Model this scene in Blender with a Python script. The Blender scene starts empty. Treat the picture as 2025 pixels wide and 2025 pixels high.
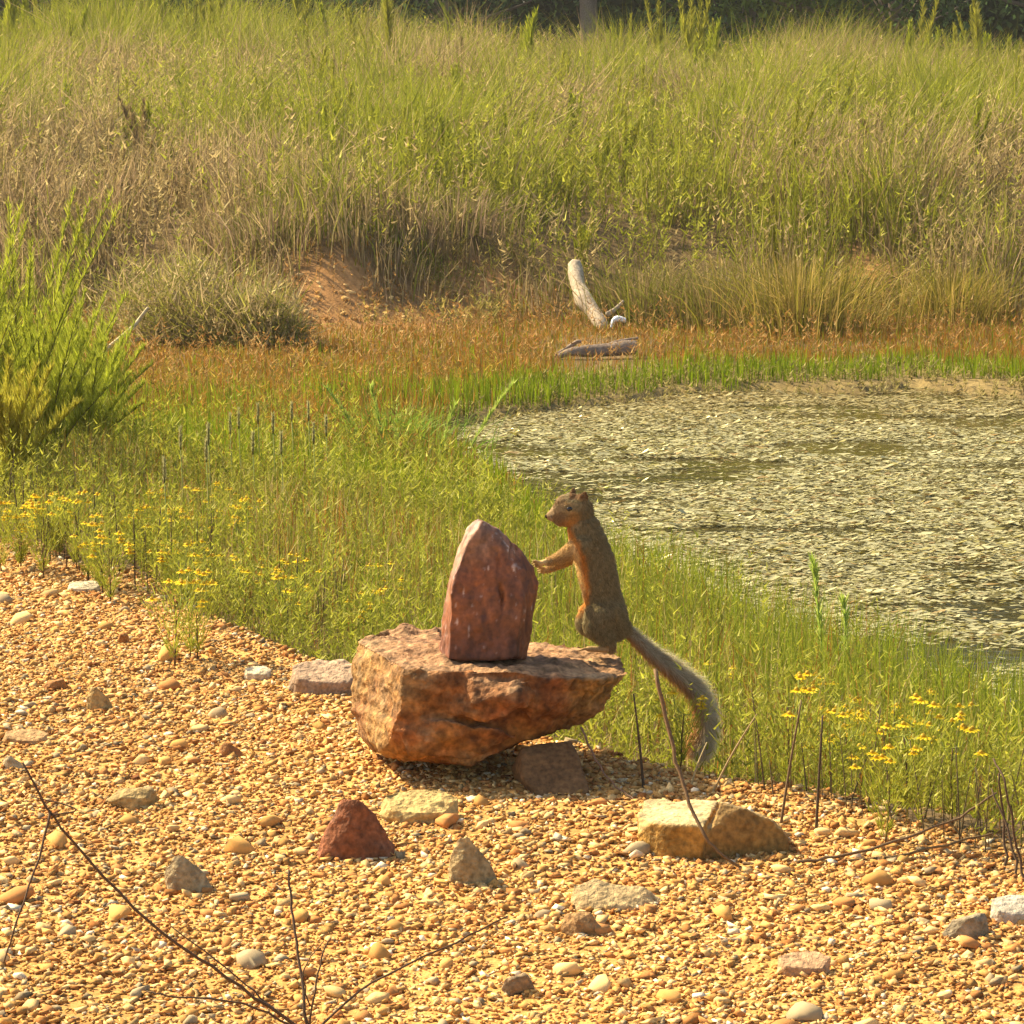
import bpy, bmesh, math, random
import numpy as np
from mathutils import Vector, Matrix

R = math.radians
rng = np.random.default_rng(7)
random.seed(7)
S = bpy.context.scene
C = S.collection

# ------------------------------------------------------------------ camera
CAM_H, PITCH, FPX, MID = 1.5, R(8.8), 5873.0, 1012.5      # focal length in photo pixels
cd = bpy.data.cameras.new('camera'); cam = bpy.data.objects.new('camera', cd); C.objects.link(cam)
cam.location = (0, 0, CAM_H); cam.rotation_euler = (math.pi/2 - PITCH, 0, 0)
cd.sensor_width = 36; cd.lens = FPX/2025*36; cd.clip_start = .1; cd.clip_end = 2000
S.camera = cam
# ------------------------------------------------------------------ sky, sun, exposure
SUN_EL, SUN_AZ = R(44), R(-60)          # azimuth from +Y (away from camera), negative = left
w = bpy.data.worlds.new('World'); S.world = w; w.use_nodes = True
nt = w.node_tree; bg = nt.nodes['Background']
sk = nt.nodes.new('ShaderNodeTexSky'); sk.sky_type = 'NISHITA'; sk.sun_disc = False
sk.sun_elevation = SUN_EL; sk.sun_rotation = SUN_AZ; sk.dust_density = 3.0; sk.air_density = 1.0
nt.links.new(sk.outputs[0], bg.inputs[0]); bg.inputs[1].default_value = .115
sd = bpy.data.lights.new('sun', 'SUN'); sd.energy = 5.0; sd.angle = R(.6); sd.color = (1, .87, .62)
so = bpy.data.objects.new('sun', sd); C.objects.link(so)
sdir = Vector((math.sin(SUN_AZ)*math.cos(SUN_EL), math.cos(SUN_AZ)*math.cos(SUN_EL), math.sin(SUN_EL)))
so.rotation_euler = sdir.to_track_quat('Z', 'Y').to_euler(); so.location = (-20, 20, 30)
vs = S.view_settings
vs.view_transform = 'Standard'; vs.look = 'None'; vs.exposure = 1.28; vs.gamma = 1; vs.use_curve_mapping = False
S.render.engine = 'CYCLES'

# ------------------------------------------------------------------ pixel <-> world
cp, sp = math.cos(PITCH), math.sin(PITCH)
def ray(px, py):
    px = np.asarray(px, float); py = np.asarray(py, float)
    a = px-MID; b = MID-py
    return np.stack([a, FPX*cp+b*sp, -FPX*sp+b*cp], -1)
def P(px, py, y):
    """point on the ray of a photo pixel at world depth y"""
    d = ray(px, py); t = y/d[..., 1]
    return np.array([0, 0, CAM_H])+d*np.asarray(t)[..., None]
def Pz(px, py, z):
    d = ray(px, py); t = (z-CAM_H)/d[..., 2]
    return np.array([0, 0, CAM_H])+d*t[..., None]
def proj(p):
    p = np.asarray(p, float); x, y, z = p[..., 0], p[..., 1], p[..., 2]-CAM_H
    dep = y*cp-z*sp; up = y*sp+z*cp
    return MID+FPX*x/dep, MID-FPX*up/dep
# ------------------------------------------------------------------ noise
_perm = np.random.default_rng(3).random(65536)
def _h(i, j, k): return _perm[(i*7919+j*104729+k*1299709+i*j*31+j*k*17) & 65535]
def noise(p):
    p = np.asarray(p, float); f = np.floor(p).astype(np.int64); t = p-f; t = t*t*(3-2*t)
    i, j, k = f[..., 0], f[..., 1], f[..., 2]; u, v, q = t[..., 0], t[..., 1], t[..., 2]
    r = 0
    for a in (0, 1):
        for b in (0, 1):
            for c in (0, 1):
                r = r+_h(i+a, j+b, k+c)*(u if a else 1-u)*(v if b else 1-v)*(q if c else 1-q)
    return r*2-1
def fbm(p, o=4):
    p = np.asarray(p, float); r = 0; a = .5
    for _ in range(o): r = r+a*noise(p); p = p*2.03+5.7; a *= .5
    return r
def n2(x, y, s, off=0., o=3): return fbm(np.stack([x*s+off, y*s-off, np.full_like(x, off*1.7)], -1), o)
def sst(a, b, x): t = np.clip((x-a)/(b-a), 0, 1); return t*t*(3-2*t)
def mix(a, b, t): return np.asarray(a)*(1-t)+np.asarray(b)*t
# ------------------------------------------------------------------ terrain
WATER = -.42
EB = np.array([.91, 5.27]); EN = np.array([.831, .558])
_pp = [(2300,1560),(2025,1500),(1900,1455),(1700,1395),(1520,1310),(1370,1240),(1270,1180),(1150,1125),(1010,1005),(890,930),(835,888),(880,846),
       (1060,815),(1250,795),(1350,778),(1500,772),(1700,778),(1800,766),(2025,788),(2400,790),(3000,850),(3200,1100),(2900,1450)]
POND = Pz(np.array([a for a, b in _pp]), np.array([b for a, b in _pp]), WATER)[:, :2]
def pond_d(x, y):
    """signed distance to the pond's shore, negative in the water"""
    best = np.full(np.shape(x), 1e9); ins = np.zeros(np.shape(x), bool)
    for i in range(len(POND)):
        a, b = POND[i], POND[(i+1) % len(POND)]; e = b-a
        t = np.clip(((x-a[0])*e[0]+(y-a[1])*e[1])/(e@e), 0, 1)
        best = np.minimum(best, (x-a[0]-t*e[0])**2+(y-a[1]-t*e[1])**2)
        c = (a[1] > y) != (b[1] > y)
        ins ^= c & (x < e[0]*(y-a[1])/(e[1] if e[1] else 1e-9)+a[0])
    d = np.sqrt(best); return np.where(ins, -d, d)
def edge_s(x, y): return (x-EB[0])*EN[0]+(y-EB[1])*EN[1]
def foot_y(x): return 20.05+.25*np.sin(x*1.3+.6)+.35*sst(.3, 1.6, x)
def H(x, y):
    x = np.asarray(x, float); y = np.asarray(y, float)
    s = edge_s(x, y); d = pond_d(x, y)
    z = -.34*sst(.0, 2.8, s)
    z = z+.02*n2(x, y, 1.3, 2., 2)+.012*n2(x, y, 5., 9., 2)*sst(.4, -.2, s)
    z = np.where(d < 2, np.minimum(z, WATER+.03+.13*d), z)
    z = np.where(d < 0, WATER-.01-.35*sst(0, 1.2, -d), z)
    yb = y-foot_y(x)+.3*n2(x, y, .6, 4., 2)
    clay = np.exp(-((x+1.25)/.75)**2)
    z = z+sst(0, mix(2.6, 1.0, clay), yb)*.6+.047*np.clip(yb-1.2, 0, 22)+.10*n2(x, y, .35, 8., 2)*sst(0, 4, yb)
    z = z-.004*np.clip(y-46, 0, 300)+(.16-.46*sst(-5., 3.5, x)+.25*n2(x, y, .3, 55., 2))*sst(28, 42, y)
    return z
_T = np.concatenate([np.arange(3., 12, .01), np.arange(12, 90, .03)])
def ground_at(px, py):
    d = ray(px, py); d = d/np.linalg.norm(d); q = np.array([0, 0, CAM_H])+d*_T[:, None]
    hit = np.nonzero(q[:, 2] <= H(q[:, 0], q[:, 1]))[0]
    return q[hit[0] if len(hit) else -1]
def root_below(px, py, h, y0, y1):
    """where a plant of height h must stand for its top to show at this pixel"""
    yy = np.arange(y0, y1, .02); p = P(np.full(len(yy), px), np.full(len(yy), py), yy); gz = H(p[:, 0], p[:, 1])
    i = int(np.argmin(np.abs(p[:, 2]-gz-h))); return p[i], float(gz[i])
# ------------------------------------------------------------------ mesh helpers
def mesh_np(name, V, F, col=None, smooth=False):
    """triangles only, numpy arrays"""
    me = bpy.data.meshes.new(name); V = np.ascontiguousarray(V, np.float32); F = np.ascontiguousarray(F, np.int32)
    me.vertices.add(len(V)); me.vertices.foreach_set('co', V.ravel())
    me.loops.add(F.size); me.loops.foreach_set('vertex_index', F.ravel())
    me.polygons.add(len(F)); me.polygons.foreach_set('loop_start', np.arange(0, F.size, F.shape[1], dtype=np.int32))
    if smooth: me.polygons.foreach_set('use_smooth', np.ones(len(F), bool))
    if col is not None:
        at = me.color_attributes.new('col', 'FLOAT_COLOR', 'POINT')
        c = np.ones((len(V), 4), np.float32); c[:, :3] = col; at.data.foreach_set('color', c.ravel())
    me.update(calc_edges=True); return me
def link(name, me, mat=None, parent=None, label=None, cat=None, group=None, kind=None):
    o = bpy.data.objects.new(name, me); C.objects.link(o)
    if mat is not None and me is not None and not me.materials: me.materials.append(mat)
    if parent is not None: o.parent = parent
    for k, v in (('label', label), ('category', cat), ('group', group), ('kind', kind)):
        if v: o[k] = v
    return o
def copy_tree(o, parent=None):
    c = o.copy(); C.objects.link(c); c.parent = parent
    for ch in o.children: copy_tree(ch, c)
    return c
class Soup:
    """collects tapered ribbons and tubes with a colour for each"""
    def __init__(s): s.V = []; s.F = []; s.K = []; s.n = 0
    def add(s, V, F, K): s.V.append(V); s.F.append(F+s.n); s.K.append(K); s.n += len(V)
    def ribbons(s, root, tip, width, c0, c1, sag=None, segs=2, seed=0):
        """N ribbons root->tip (N,3); sag (N,3) displaces the middle; width (N,)"""
        root = np.asarray(root, float); tip = np.asarray(tip, float); N = len(root)
        if not N: return
        g = np.random.default_rng(seed+N); width = np.broadcast_to(np.asarray(width, float), (N,))
        ax = tip-root; a = g.random(N)*2*np.pi
        side = np.stack([np.cos(a), np.sin(a), np.zeros(N)], -1)
        side = side-ax*((side*ax).sum(1)/np.maximum((ax*ax).sum(1), 1e-12))[:, None]
        side /= np.maximum(np.linalg.norm(side, axis=1), 1e-9)[:, None]
        c0 = np.broadcast_to(np.asarray(c0, float), (N, 3)); c1 = np.broadcast_to(np.asarray(c1, float), (N, 3))
        V = []; K = []
        for k in range(segs):
            t = k/segs; q = root+ax*t
            if sag is not None: q = q+sag*(4*t*(1-t))
            wd = (width*(1-.55*t**1.5)*.5)[:, None]*side
            V += [q-wd, q+wd]; K += [mix(c0, c1, t)]*2
        V.append(tip); K.append(c1)
        V = np.stack(V, 1); K = np.stack(K, 1); m = V.shape[1]
        f = []
        for k in range(segs-1): f += [(2*k, 2*k+1, 2*k+3), (2*k, 2*k+3, 2*k+2)]
        f.append((m-3, m-2, m-1)); f = np.array(f)
        F = (np.arange(N)*m)[:, None, None]+f[None]
        s.add(V.reshape(-1, 3), F.reshape(-1, 3), K.reshape(-1, 3))
    def tube(s, pts, rad, col, sides=6, cap=True, rough=0., seed=0):
        pts = np.asarray(pts, float); n = len(pts); rad = np.broadcast_to(np.asarray(rad, float), (n,))
        g = np.random.default_rng(seed+n)
        tg = np.gradient(pts, axis=0); tg /= np.maximum(np.linalg.norm(tg, axis=1), 1e-9)[:, None]
        up = np.array([.3, .9, .2]); V = []; sb = (g.random(sides)-.5)*1.6
        for i in range(n):
            u = np.cross(tg[i], up); u /= np.linalg.norm(u); v = np.cross(tg[i], u)
            a = np.arange(sides)/sides*2*np.pi
            rr = rad[i]*(1+rough*(sb+.35*(g.random(sides)-.5)))
            V.append(pts[i]+(np.cos(a)*rr)[:, None]*u+(np.sin(a)*rr)[:, None]*v)
        V.append(pts[[0]]); V.append(pts[[-1]]); V = np.concatenate(V); F = []
        for i in range(n-1):
            for j in range(sides):
                a, b = i*sides+j, i*sides+(j+1) % sides
                F += [(a, b, b+sides), (a, b+sides, a+sides)]
        for j in range(sides):
            F.append((n*sides, (j+1) % sides, j)); F.append((n*sides+1, (n-1)*sides+j, (n-1)*sides+(j+1) % sides))
        K = np.broadcast_to(np.asarray(col, float), (len(V), 3)) if np.ndim(col) == 1 else np.concatenate([np.repeat(np.asarray(col, float), sides, 0), col[:1], col[-1:]])
        s.add(V, np.array(F), np.array(K))
    def mesh(s, name, smooth=False): return mesh_np(name, np.concatenate(s.V), np.concatenate(s.F), np.concatenate(s.K), smooth)
def spline(p, n):
    """Catmull-Rom through the points"""
    p = np.asarray(p, float); q = np.vstack([2*p[0]-p[1], p, 2*p[-1]-p[-2]]); out = []
    for t in np.linspace(0, len(p)-1-1e-9, n):
        i = int(t); f = t-i; a, b, c, d = q[i:i+4]
        out.append(.5*(2*b+(c-a)*f+(2*a-5*b+4*c-d)*f*f+(3*b-a-3*c+d)*f**3))
    return np.array(out)
def bm_to_np(bm):
    bmesh.ops.triangulate(bm, faces=bm.faces)
    V = np.array([v.co[:] for v in bm.verts]); bm.verts.index_update()
    return V, np.array([[v.index for v in f.verts] for f in bm.faces])
def hull_np(pts):
    bm = bmesh.new(); [bm.verts.new(p) for p in pts]
    r = bmesh.ops.convex_hull(bm, input=bm.verts)
    bmesh.ops.delete(bm, geom=[g for g in r['geom_interior'] if isinstance(g, bmesh.types.BMVert)], context='VERTS')
    bm.normal_update(); out = bm_to_np(bm); bm.free(); return out
def join_np(parts):
    V = []; F = []; n = 0
    for v, f in parts: V.append(v); F.append(f+n); n += len(v)
    return np.concatenate(V), np.concatenate(F)
def remesh(parts, voxel, smooth=2):
    """union of closed pieces as one surface: returns verts, tris, normals"""
    V, F = join_np(parts); me = mesh_np('tmp', V, F)
    o = bpy.data.objects.new('tmp', me); C.objects.link(o)
    m = o.modifiers.new('r', 'REMESH'); m.mode = 'VOXEL'; m.voxel_size = voxel
    if smooth: m = o.modifiers.new('s', 'SMOOTH'); m.iterations = smooth; m.factor = .5
    dg = bpy.context.evaluated_depsgraph_get(); ev = o.evaluated_get(dg); me2 = bpy.data.meshes.new_from_object(ev)
    bpy.data.objects.remove(o)
    n = len(me2.vertices); V = np.empty(n*3, np.float32); me2.vertices.foreach_get('co', V); V = V.reshape(-1, 3).astype(float)
    N = np.empty(n*3, np.float32); me2.vertices.foreach_get('normal', N); N = N.reshape(-1, 3).astype(float)
    me2.calc_loop_triangles(); F = np.empty(len(me2.loop_triangles)*3, np.int32); me2.loop_triangles.foreach_get('vertices', F)
    bpy.data.meshes.remove(me2); bpy.data.meshes.remove(me)
    return V, F.reshape(-1, 3), N
# ------------------------------------------------------------------ materials
def new_mat(name):
    m = bpy.data.materials.new(name); m.use_nodes = True; t = m.node_tree; t.nodes.clear()
    out = t.nodes.new('ShaderNodeOutputMaterial'); return m, t, out
def N(t, kind, **kw):
    n = t.nodes.new('ShaderNode'+kind)
    for k, v in kw.items():
        if k in n.inputs: n.inputs[k].default_value = v
        else: setattr(n, k, v)
    return n
def attr_col(t, scale=60., amount=.35):
    """vertex colour broken up by fine noise"""
    a = N(t, 'Attribute', attribute_name='col'); tc = N(t, 'TexCoord')
    nz = N(t, 'TexNoise', Scale=scale, Detail=4.); t.links.new(tc.outputs['Object'], nz.inputs['Vector'])
    mr = N(t, 'MapRange'); mr.inputs['From Min'].default_value = .3; mr.inputs['From Max'].default_value = .7
    mr.inputs['To Min'].default_value = 1-amount; mr.inputs['To Max'].default_value = 1+amount
    t.links.new(nz.outputs['Fac'], mr.inputs['Value'])
    v = N(t, 'VectorMath', operation='SCALE'); t.links.new(a.outputs['Color'], v.inputs[0]); t.links.new(mr.outputs[0], v.inputs['Scale'])
    return v.outputs[0], nz, tc
def leaf_mat(name, trans=.45, gloss=.06, rough=.45):
    m, t, out = new_mat(name); a = N(t, 'Attribute', attribute_name='col')
    d = N(t, 'BsdfDiffuse'); tr = N(t, 'BsdfTranslucent'); mx = N(t, 'MixShader'); mx.inputs[0].default_value = trans
    g = N(t, 'BsdfGlossy'); g.inputs['Color'].default_value = (.9, .82, .45, 1); g.inputs['Roughness'].default_value = rough; m2 = N(t, 'MixShader'); m2.inputs[0].default_value = gloss
    L = t.links.new
    L(a.outputs['Color'], d.inputs['Color']); L(a.outputs['Color'], tr.inputs['Color'])
    L(d.outputs[0], mx.inputs[1]); L(tr.outputs[0], mx.inputs[2]); L(mx.outputs[0], m2.inputs[1]); L(g.outputs[0], m2.inputs[2]); L(m2.outputs[0], out.inputs[0])
    return m
def solid_mat(name, scale=60., amount=.3, rough=.85, bump=.3, bscale=150., spec=.25, bdist=.002):
    m, t, out = new_mat(name); b = N(t, 'BsdfPrincipled'); b.inputs['Roughness'].default_value = rough; b.inputs['Specular IOR Level'].default_value = spec
    c, nz, tc = attr_col(t, scale, amount); t.links.new(c, b.inputs['Base Color'])
    n2_ = N(t, 'TexNoise', Scale=bscale, Detail=6.); t.links.new(tc.outputs['Object'], n2_.inputs['Vector'])
    bp = N(t, 'Bump'); bp.inputs['Strength'].default_value = bump; bp.inputs['Distance'].default_value = bdist
    t.links.new(n2_.outputs['Fac'], bp.inputs['Height']); t.links.new(bp.outputs[0], b.inputs['Normal'])
    t.links.new(b.outputs[0], out.inputs[0]); return m
M_grass = leaf_mat('grass_blades', .5, .022, .5)
M_leaf = leaf_mat('leaves', .5, .03, .45)
M_tree = leaf_mat('tree_leaves', .3, .0)
M_petal = leaf_mat('petals', .4, .03)
M_fur = leaf_mat('fur', .35, .04, .4)
M_lily = leaf_mat('floating_leaves', .15, .16, .32)
M_ground = solid_mat('soil', 30., .25, .95, .6, 90., .1, .01)
M_peb = solid_mat('gravel_stone', 220., .22, .95, .25, 500., .08, .001)
M_rock = solid_mat('rock', 90., .4, .85, .9, 130., .2, .006)
M_red = solid_mat('red_rock', 110., .3, .6, .35, 220., .4, .002)
M_wood = solid_mat('weathered_wood', 60., .3, .9, .6, 120., .1, .006)
M_twig = solid_mat('twig_bark', 200., .25, .8, .2, 500., .2, .001)
M_skin = solid_mat('squirrel_coat', 300., .25, .9, .2, 600., .05, .001)
m, t, out = new_mat('dark_eye'); b = N(t, 'BsdfPrincipled'); b.inputs['Base Color'].default_value = (.006, .004, .003, 1); b.inputs['Roughness'].default_value = .08
t.links.new(b.outputs[0], out.inputs[0]); M_eye = m
m, t, out = new_mat('pond_water'); b = N(t, 'BsdfPrincipled'); b.inputs['Base Color'].default_value = (.040, .032, .010, 1); b.inputs['Roughness'].default_value = .07
tc = N(t, 'TexCoord'); nz = N(t, 'TexNoise', Scale=9., Detail=3.); t.links.new(tc.outputs['Object'], nz.inputs['Vector'])
bp = N(t, 'Bump'); bp.inputs['Strength'].default_value = .25; bp.inputs['Distance'].default_value = .01
t.links.new(nz.outputs['Fac'], bp.inputs['Height']); t.links.new(bp.outputs[0], b.inputs['Normal']); t.links.new(b.outputs[0], out.inputs[0]); M_water = m

# ------------------------------------------------------------------ the ground
def axis(parts):
    a = np.concatenate([np.linspace(p, q, n, endpoint=False) for p, q, n in parts]+[[parts[-1][1]]]); return a
gx = axis([(-300, -30, 12), (-30, -8, 22), (-8, -3, 40), (-3, 3, 170), (3, 8, 40), (8, 30, 22), (30, 300, 12)])
gy = axis([(-200, -10, 8), (-10, 3, 26), (3, 11, 230), (11, 24, 180), (24, 48, 90), (48, 100, 30), (100, 500, 10)])
X, Y = np.meshgrid(gx, gy); Z = H(X, Y)
V = np.stack([X, Y, Z], -1).reshape(-1, 3); nx = len(gx); ny = len(gy)
ii = (np.arange(ny-1)[:, None]*nx+np.arange(nx-1)[None]).ravel()
F = np.concatenate([np.stack([ii, ii+1, ii+1+nx], -1), np.stack([ii, ii+1+nx, ii+nx], -1)])
x, y = V[:, 0], V[:, 1]; s = edge_s(x, y); sn = s+.12*n2(x, y, 4., 1.)
GRAV = np.array([.45, .238, .066]); SOIL = np.array([.13, .085, .035]); CLAY = np.array([.36, .18, .06])
k = sst(.15, -.05, sn)[:, None]
gc = mix(SOIL, GRAV, k)*(1+.35*n2(x, y, 2.5, 3.)[:, None])
pxx, pyy = proj(V+np.array([0, 0, 1e-6]))
yb = y-foot_y(x)
def blob(px, py, cx, cy, rx, ry): return np.exp(-((px-cx)/rx)**2-((py-cy)/ry)**2)
def clay_mask(px, py, y):
    m = blob(px, py, 650, 565, 85, 62)+.75*blob(px, py, 930, 570, 120, 50)+.8*blob(px, py, 1690, 545, 70, 45)+.5*blob(px, py, 760, 640, 200, 40)
    return np.clip(m*1.3, 0, 1)*((y > 17) & (y < 26))
pdv = pond_d(x, y); gc = mix(gc, np.array([.19, .135, .05])*(1+.7*n2(x, y, 5., 19.)[:, None]), (sst(.8, .25, pdv)*(y > 12))[:, None])
cm = clay_mask(pxx, pyy, y)
gc = mix(gc, CLAY*(1+.5*n2(x, y, 6., 5.)[:, None]), np.clip(cm*(1.0+1.1*n2(x, y, 3.5, 12.)), 0, 1)[:, None])
link('ground', mesh_np('ground', V, F, np.clip(gc, .01, 1), True), M_ground, kind='structure')
# water sheet (its rim runs under the banks)
wv = np.array([(p[0], p[1]) for p in POND]); cen = wv.mean(0); wv = cen+(wv-cen)*1.12
V = np.vstack([np.c_[wv, np.full(len(wv), WATER)], [[cen[0], cen[1], WATER]]]); n = len(wv)
link('pond_water', mesh_np('pond_water', V, np.array([(i, (i+1) % n, n) for i in range(n)])), M_water, kind='structure')

# ------------------------------------------------------------------ rocks
OCHRE = np.array([.50, .262, .072]); CREAM = np.array([.64, .41, .155]); RUST = np.array([.26, .10, .025]); GREY = np.array([.34, .25, .13])
def rock_mesh(name, parts, voxel, c, disp=.01, scale=14., smooth=3, strata=None, colfn=None, cvar=.5, fine=0., grooves=False):
    V, F, Nn = remesh(parts, voxel, smooth)
    p = V*scale
    d = fbm(p+11, 4)+.5*np.abs(fbm(p*2.3-4, 3))-.15
    if strata is not None:
        a, fr, amt = strata; q = V@np.asarray(a)+.012*fbm(V*9, 3)
        st = fbm(np.stack([q*fr, V[:, 0]*3, V[:, 1]*3], -1), 3)
        d = d+amt*(np.floor(st*6)/6*.7+st*.6)
    V = V+Nn*(d*disp)[:, None]
    if grooves:
        gx_, gy_ = proj(V); u_ = V[:, 0]*.8-V[:, 2]*.6+.01*fbm(V*14, 2); gr = fbm(np.stack([u_*95, V[:, 1]*4, u_*0], -1), 2)
        V = V+Nn*(-.011*np.clip(gr*3-.35, 0, 1)*sst(1060, 1130, gx_)*sst(.75, .3, Nn[:, 2]))[:, None]
    if fine:
        e = fbm(V*np.array([34, 34, 62.])+3, 3); e = np.floor(e*5)/5*.6+e*.4+.5*fbm(V*90, 2)
        V = V+Nn*(e*fine*(.5+1.2*np.clip(Nn[:, 2], 0, 1)))[:, None]
    c = np.asarray(c)
    K = np.broadcast_to(c, V.shape)*(1+cvar*fbm(V*16+2, 4))[:, None]
    if colfn is not None: K = colfn(V, Nn, K)
    return mesh_np(name, V, F, np.clip(K, .01, .9), True)

# the big base boulder
def pts3(l): return P(np.array([a for a, b, c in l], float), np.array([b for a, b, c in l], float), np.array([c for a, b, c in l], float))
base_parts = [hull_np(pts3(l)) for l in (
    # main block
    [(704,1266,6.27),(795,1318,6.00),(800,1240,6.40),(870,1243,6.42),(1060,1266,6.42),(900,1322,5.99),(1000,1326,6.0),(1075,1335,6.02),(1100,1278,6.40),
     (694,1395,6.24),(700,1450,6.30),(745,1488,6.2),(760,1482,6.02),(800,1507,6.03),(930,1509,6.03),(1040,1470,6.05),(1100,1450,6.15),(1120,1420,6.12),(790,1395,5.98),(900,1440,6.38),(1050,1430,6.36)],
    # overhanging right wing
    [(1000,1322,6.01),(1060,1267,6.41),(1150,1279,6.38),(1222,1297,6.31),(1243,1332,6.15),(1080,1340,6.0),(1190,1345,6.05),(1213,1375,6.14),(1168,1424,6.14),(1125,1447,6.12),(1050,1460,6.06),(1050,1420,6.02),(1100,1400,6.28)],
    # bulging ledge on the front
    [(893,1375,6.0),(930,1340,5.985),(1050,1340,5.985),(1060,1372,5.985),(1010,1415,5.965),(960,1432,5.965),(900,1420,5.98),(870,1400,6.01),(940,1390,5.955),(1020,1370,5.96),(950,1380,6.1)],
    [(780,1440,6.0),(860,1420,5.985),(970,1440,5.985),(1030,1455,6.02),(930,1500,6.0),(810,1498,6.0),(850,1470,5.975),(900,1470,6.1)],
    # raised back-left shelf of the top
    [(715,1262,6.28),(760,1245,6.38),(800,1236,6.40),(868,1238,6.40),(868,1262,6.3),(790,1270,6.28),(800,1290,6.3)],
    )]
def base_col(V, Nn, K):
    px, py = proj(V); up = np.clip(Nn[:, 2], 0, 1)
    red = np.array([.19, .074, .021]); ora = np.array([.26, .108, .019]); tan = np.array([.265, .148, .046]); pink = np.array([.28, .155, .07])
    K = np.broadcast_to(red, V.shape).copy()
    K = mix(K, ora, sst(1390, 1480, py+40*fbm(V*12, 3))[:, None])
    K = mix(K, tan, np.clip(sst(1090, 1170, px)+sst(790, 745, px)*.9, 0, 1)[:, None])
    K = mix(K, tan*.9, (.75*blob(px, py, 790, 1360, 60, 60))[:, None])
    K = mix(K, pink, (up**2*.8)[:, None])  # sunlit top painted in: upward faces mixed paler
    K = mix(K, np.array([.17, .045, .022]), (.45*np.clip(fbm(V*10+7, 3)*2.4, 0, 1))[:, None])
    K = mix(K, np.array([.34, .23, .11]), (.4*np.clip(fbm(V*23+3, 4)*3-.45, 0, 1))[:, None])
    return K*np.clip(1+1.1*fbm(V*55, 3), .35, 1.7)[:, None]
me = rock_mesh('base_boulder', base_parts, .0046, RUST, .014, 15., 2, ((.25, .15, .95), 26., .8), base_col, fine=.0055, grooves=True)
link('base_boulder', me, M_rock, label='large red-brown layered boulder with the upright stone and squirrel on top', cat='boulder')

# the upright stone
up_parts = [hull_np(pts3(
    [(945,1024,6.145),(955,1030,6.13),(990,1050,6.15),(1030,1085,6.16),(1055,1122,6.17),(1063,1152,6.17),(1058,1200,6.16),(1047,1240,6.155),(1038,1304,6.14),
     (948,1044,6.12),(923,1080,6.105),(898,1138,6.095),(893,1175,6.085),(886,1306,6.075),(1000,1306,6.085),(985,1080,6.12),(1030,1130,6.12),(1035,1180,6.105),(1020,1300,6.09),
     (925,1042,6.17),(905,1092,6.18),(890,1142,6.18),(880,1192,6.18),(870,1242,6.19),(864,1288,6.20),
     (960,1040,6.22),(1010,1080,6.24),(1058,1145,6.25),(1030,1290,6.25),(900,1100,6.24),(880,1280,6.26)]))]
def up_col(V, Nn, K):
    px, py = proj(V)
    K = np.broadcast_to(np.array([.17, .056, .016]), V.shape).copy()
    K = mix(K, np.array([.24, .07, .016]), (.8*np.clip(sst(925, 870, px)*sst(1150, 1230, py)+blob(px, py, 930, 1150, 30, 20)*.6, 0, 1))[:, None])
    K = mix(K, np.array([.25, .135, .07]), (.7*np.clip(fbm(V*np.array([14, 14, 6])+9, 4)*2.4-.1, 0, 1)*sst(1260, 1150, py))[:, None])
    K = mix(K, np.array([.36, .22, .14]), (np.clip(-Nn[:, 0]*1.5-.4, 0, 1)*.35*sst(1180, 1080, py))[:, None])  # upper left-facing edge painted paler as its sunlit band
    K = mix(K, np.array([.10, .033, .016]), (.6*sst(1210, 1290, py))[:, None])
    K = mix(K, np.array([.42, .32, .25]), (.8*np.clip(fbm(V*np.array([120, 120, 55])+4, 2)*6-2.2, 0, 1))[:, None])
    return K*np.clip(1+1.0*fbm(V*np.array([70, 70, 30]), 3), .4, 1.8)[:, None]
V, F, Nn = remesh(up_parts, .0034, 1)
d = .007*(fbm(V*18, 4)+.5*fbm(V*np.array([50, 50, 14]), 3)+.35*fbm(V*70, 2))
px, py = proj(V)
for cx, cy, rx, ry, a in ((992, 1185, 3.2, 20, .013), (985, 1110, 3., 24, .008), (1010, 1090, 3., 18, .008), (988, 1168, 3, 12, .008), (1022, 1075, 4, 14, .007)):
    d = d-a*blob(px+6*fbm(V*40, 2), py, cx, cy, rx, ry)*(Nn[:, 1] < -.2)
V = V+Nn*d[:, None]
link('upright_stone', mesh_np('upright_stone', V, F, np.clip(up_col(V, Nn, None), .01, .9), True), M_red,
     label='upright pointed dark red stone set on the flat boulder, touched by the squirrel', cat='stone')
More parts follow.
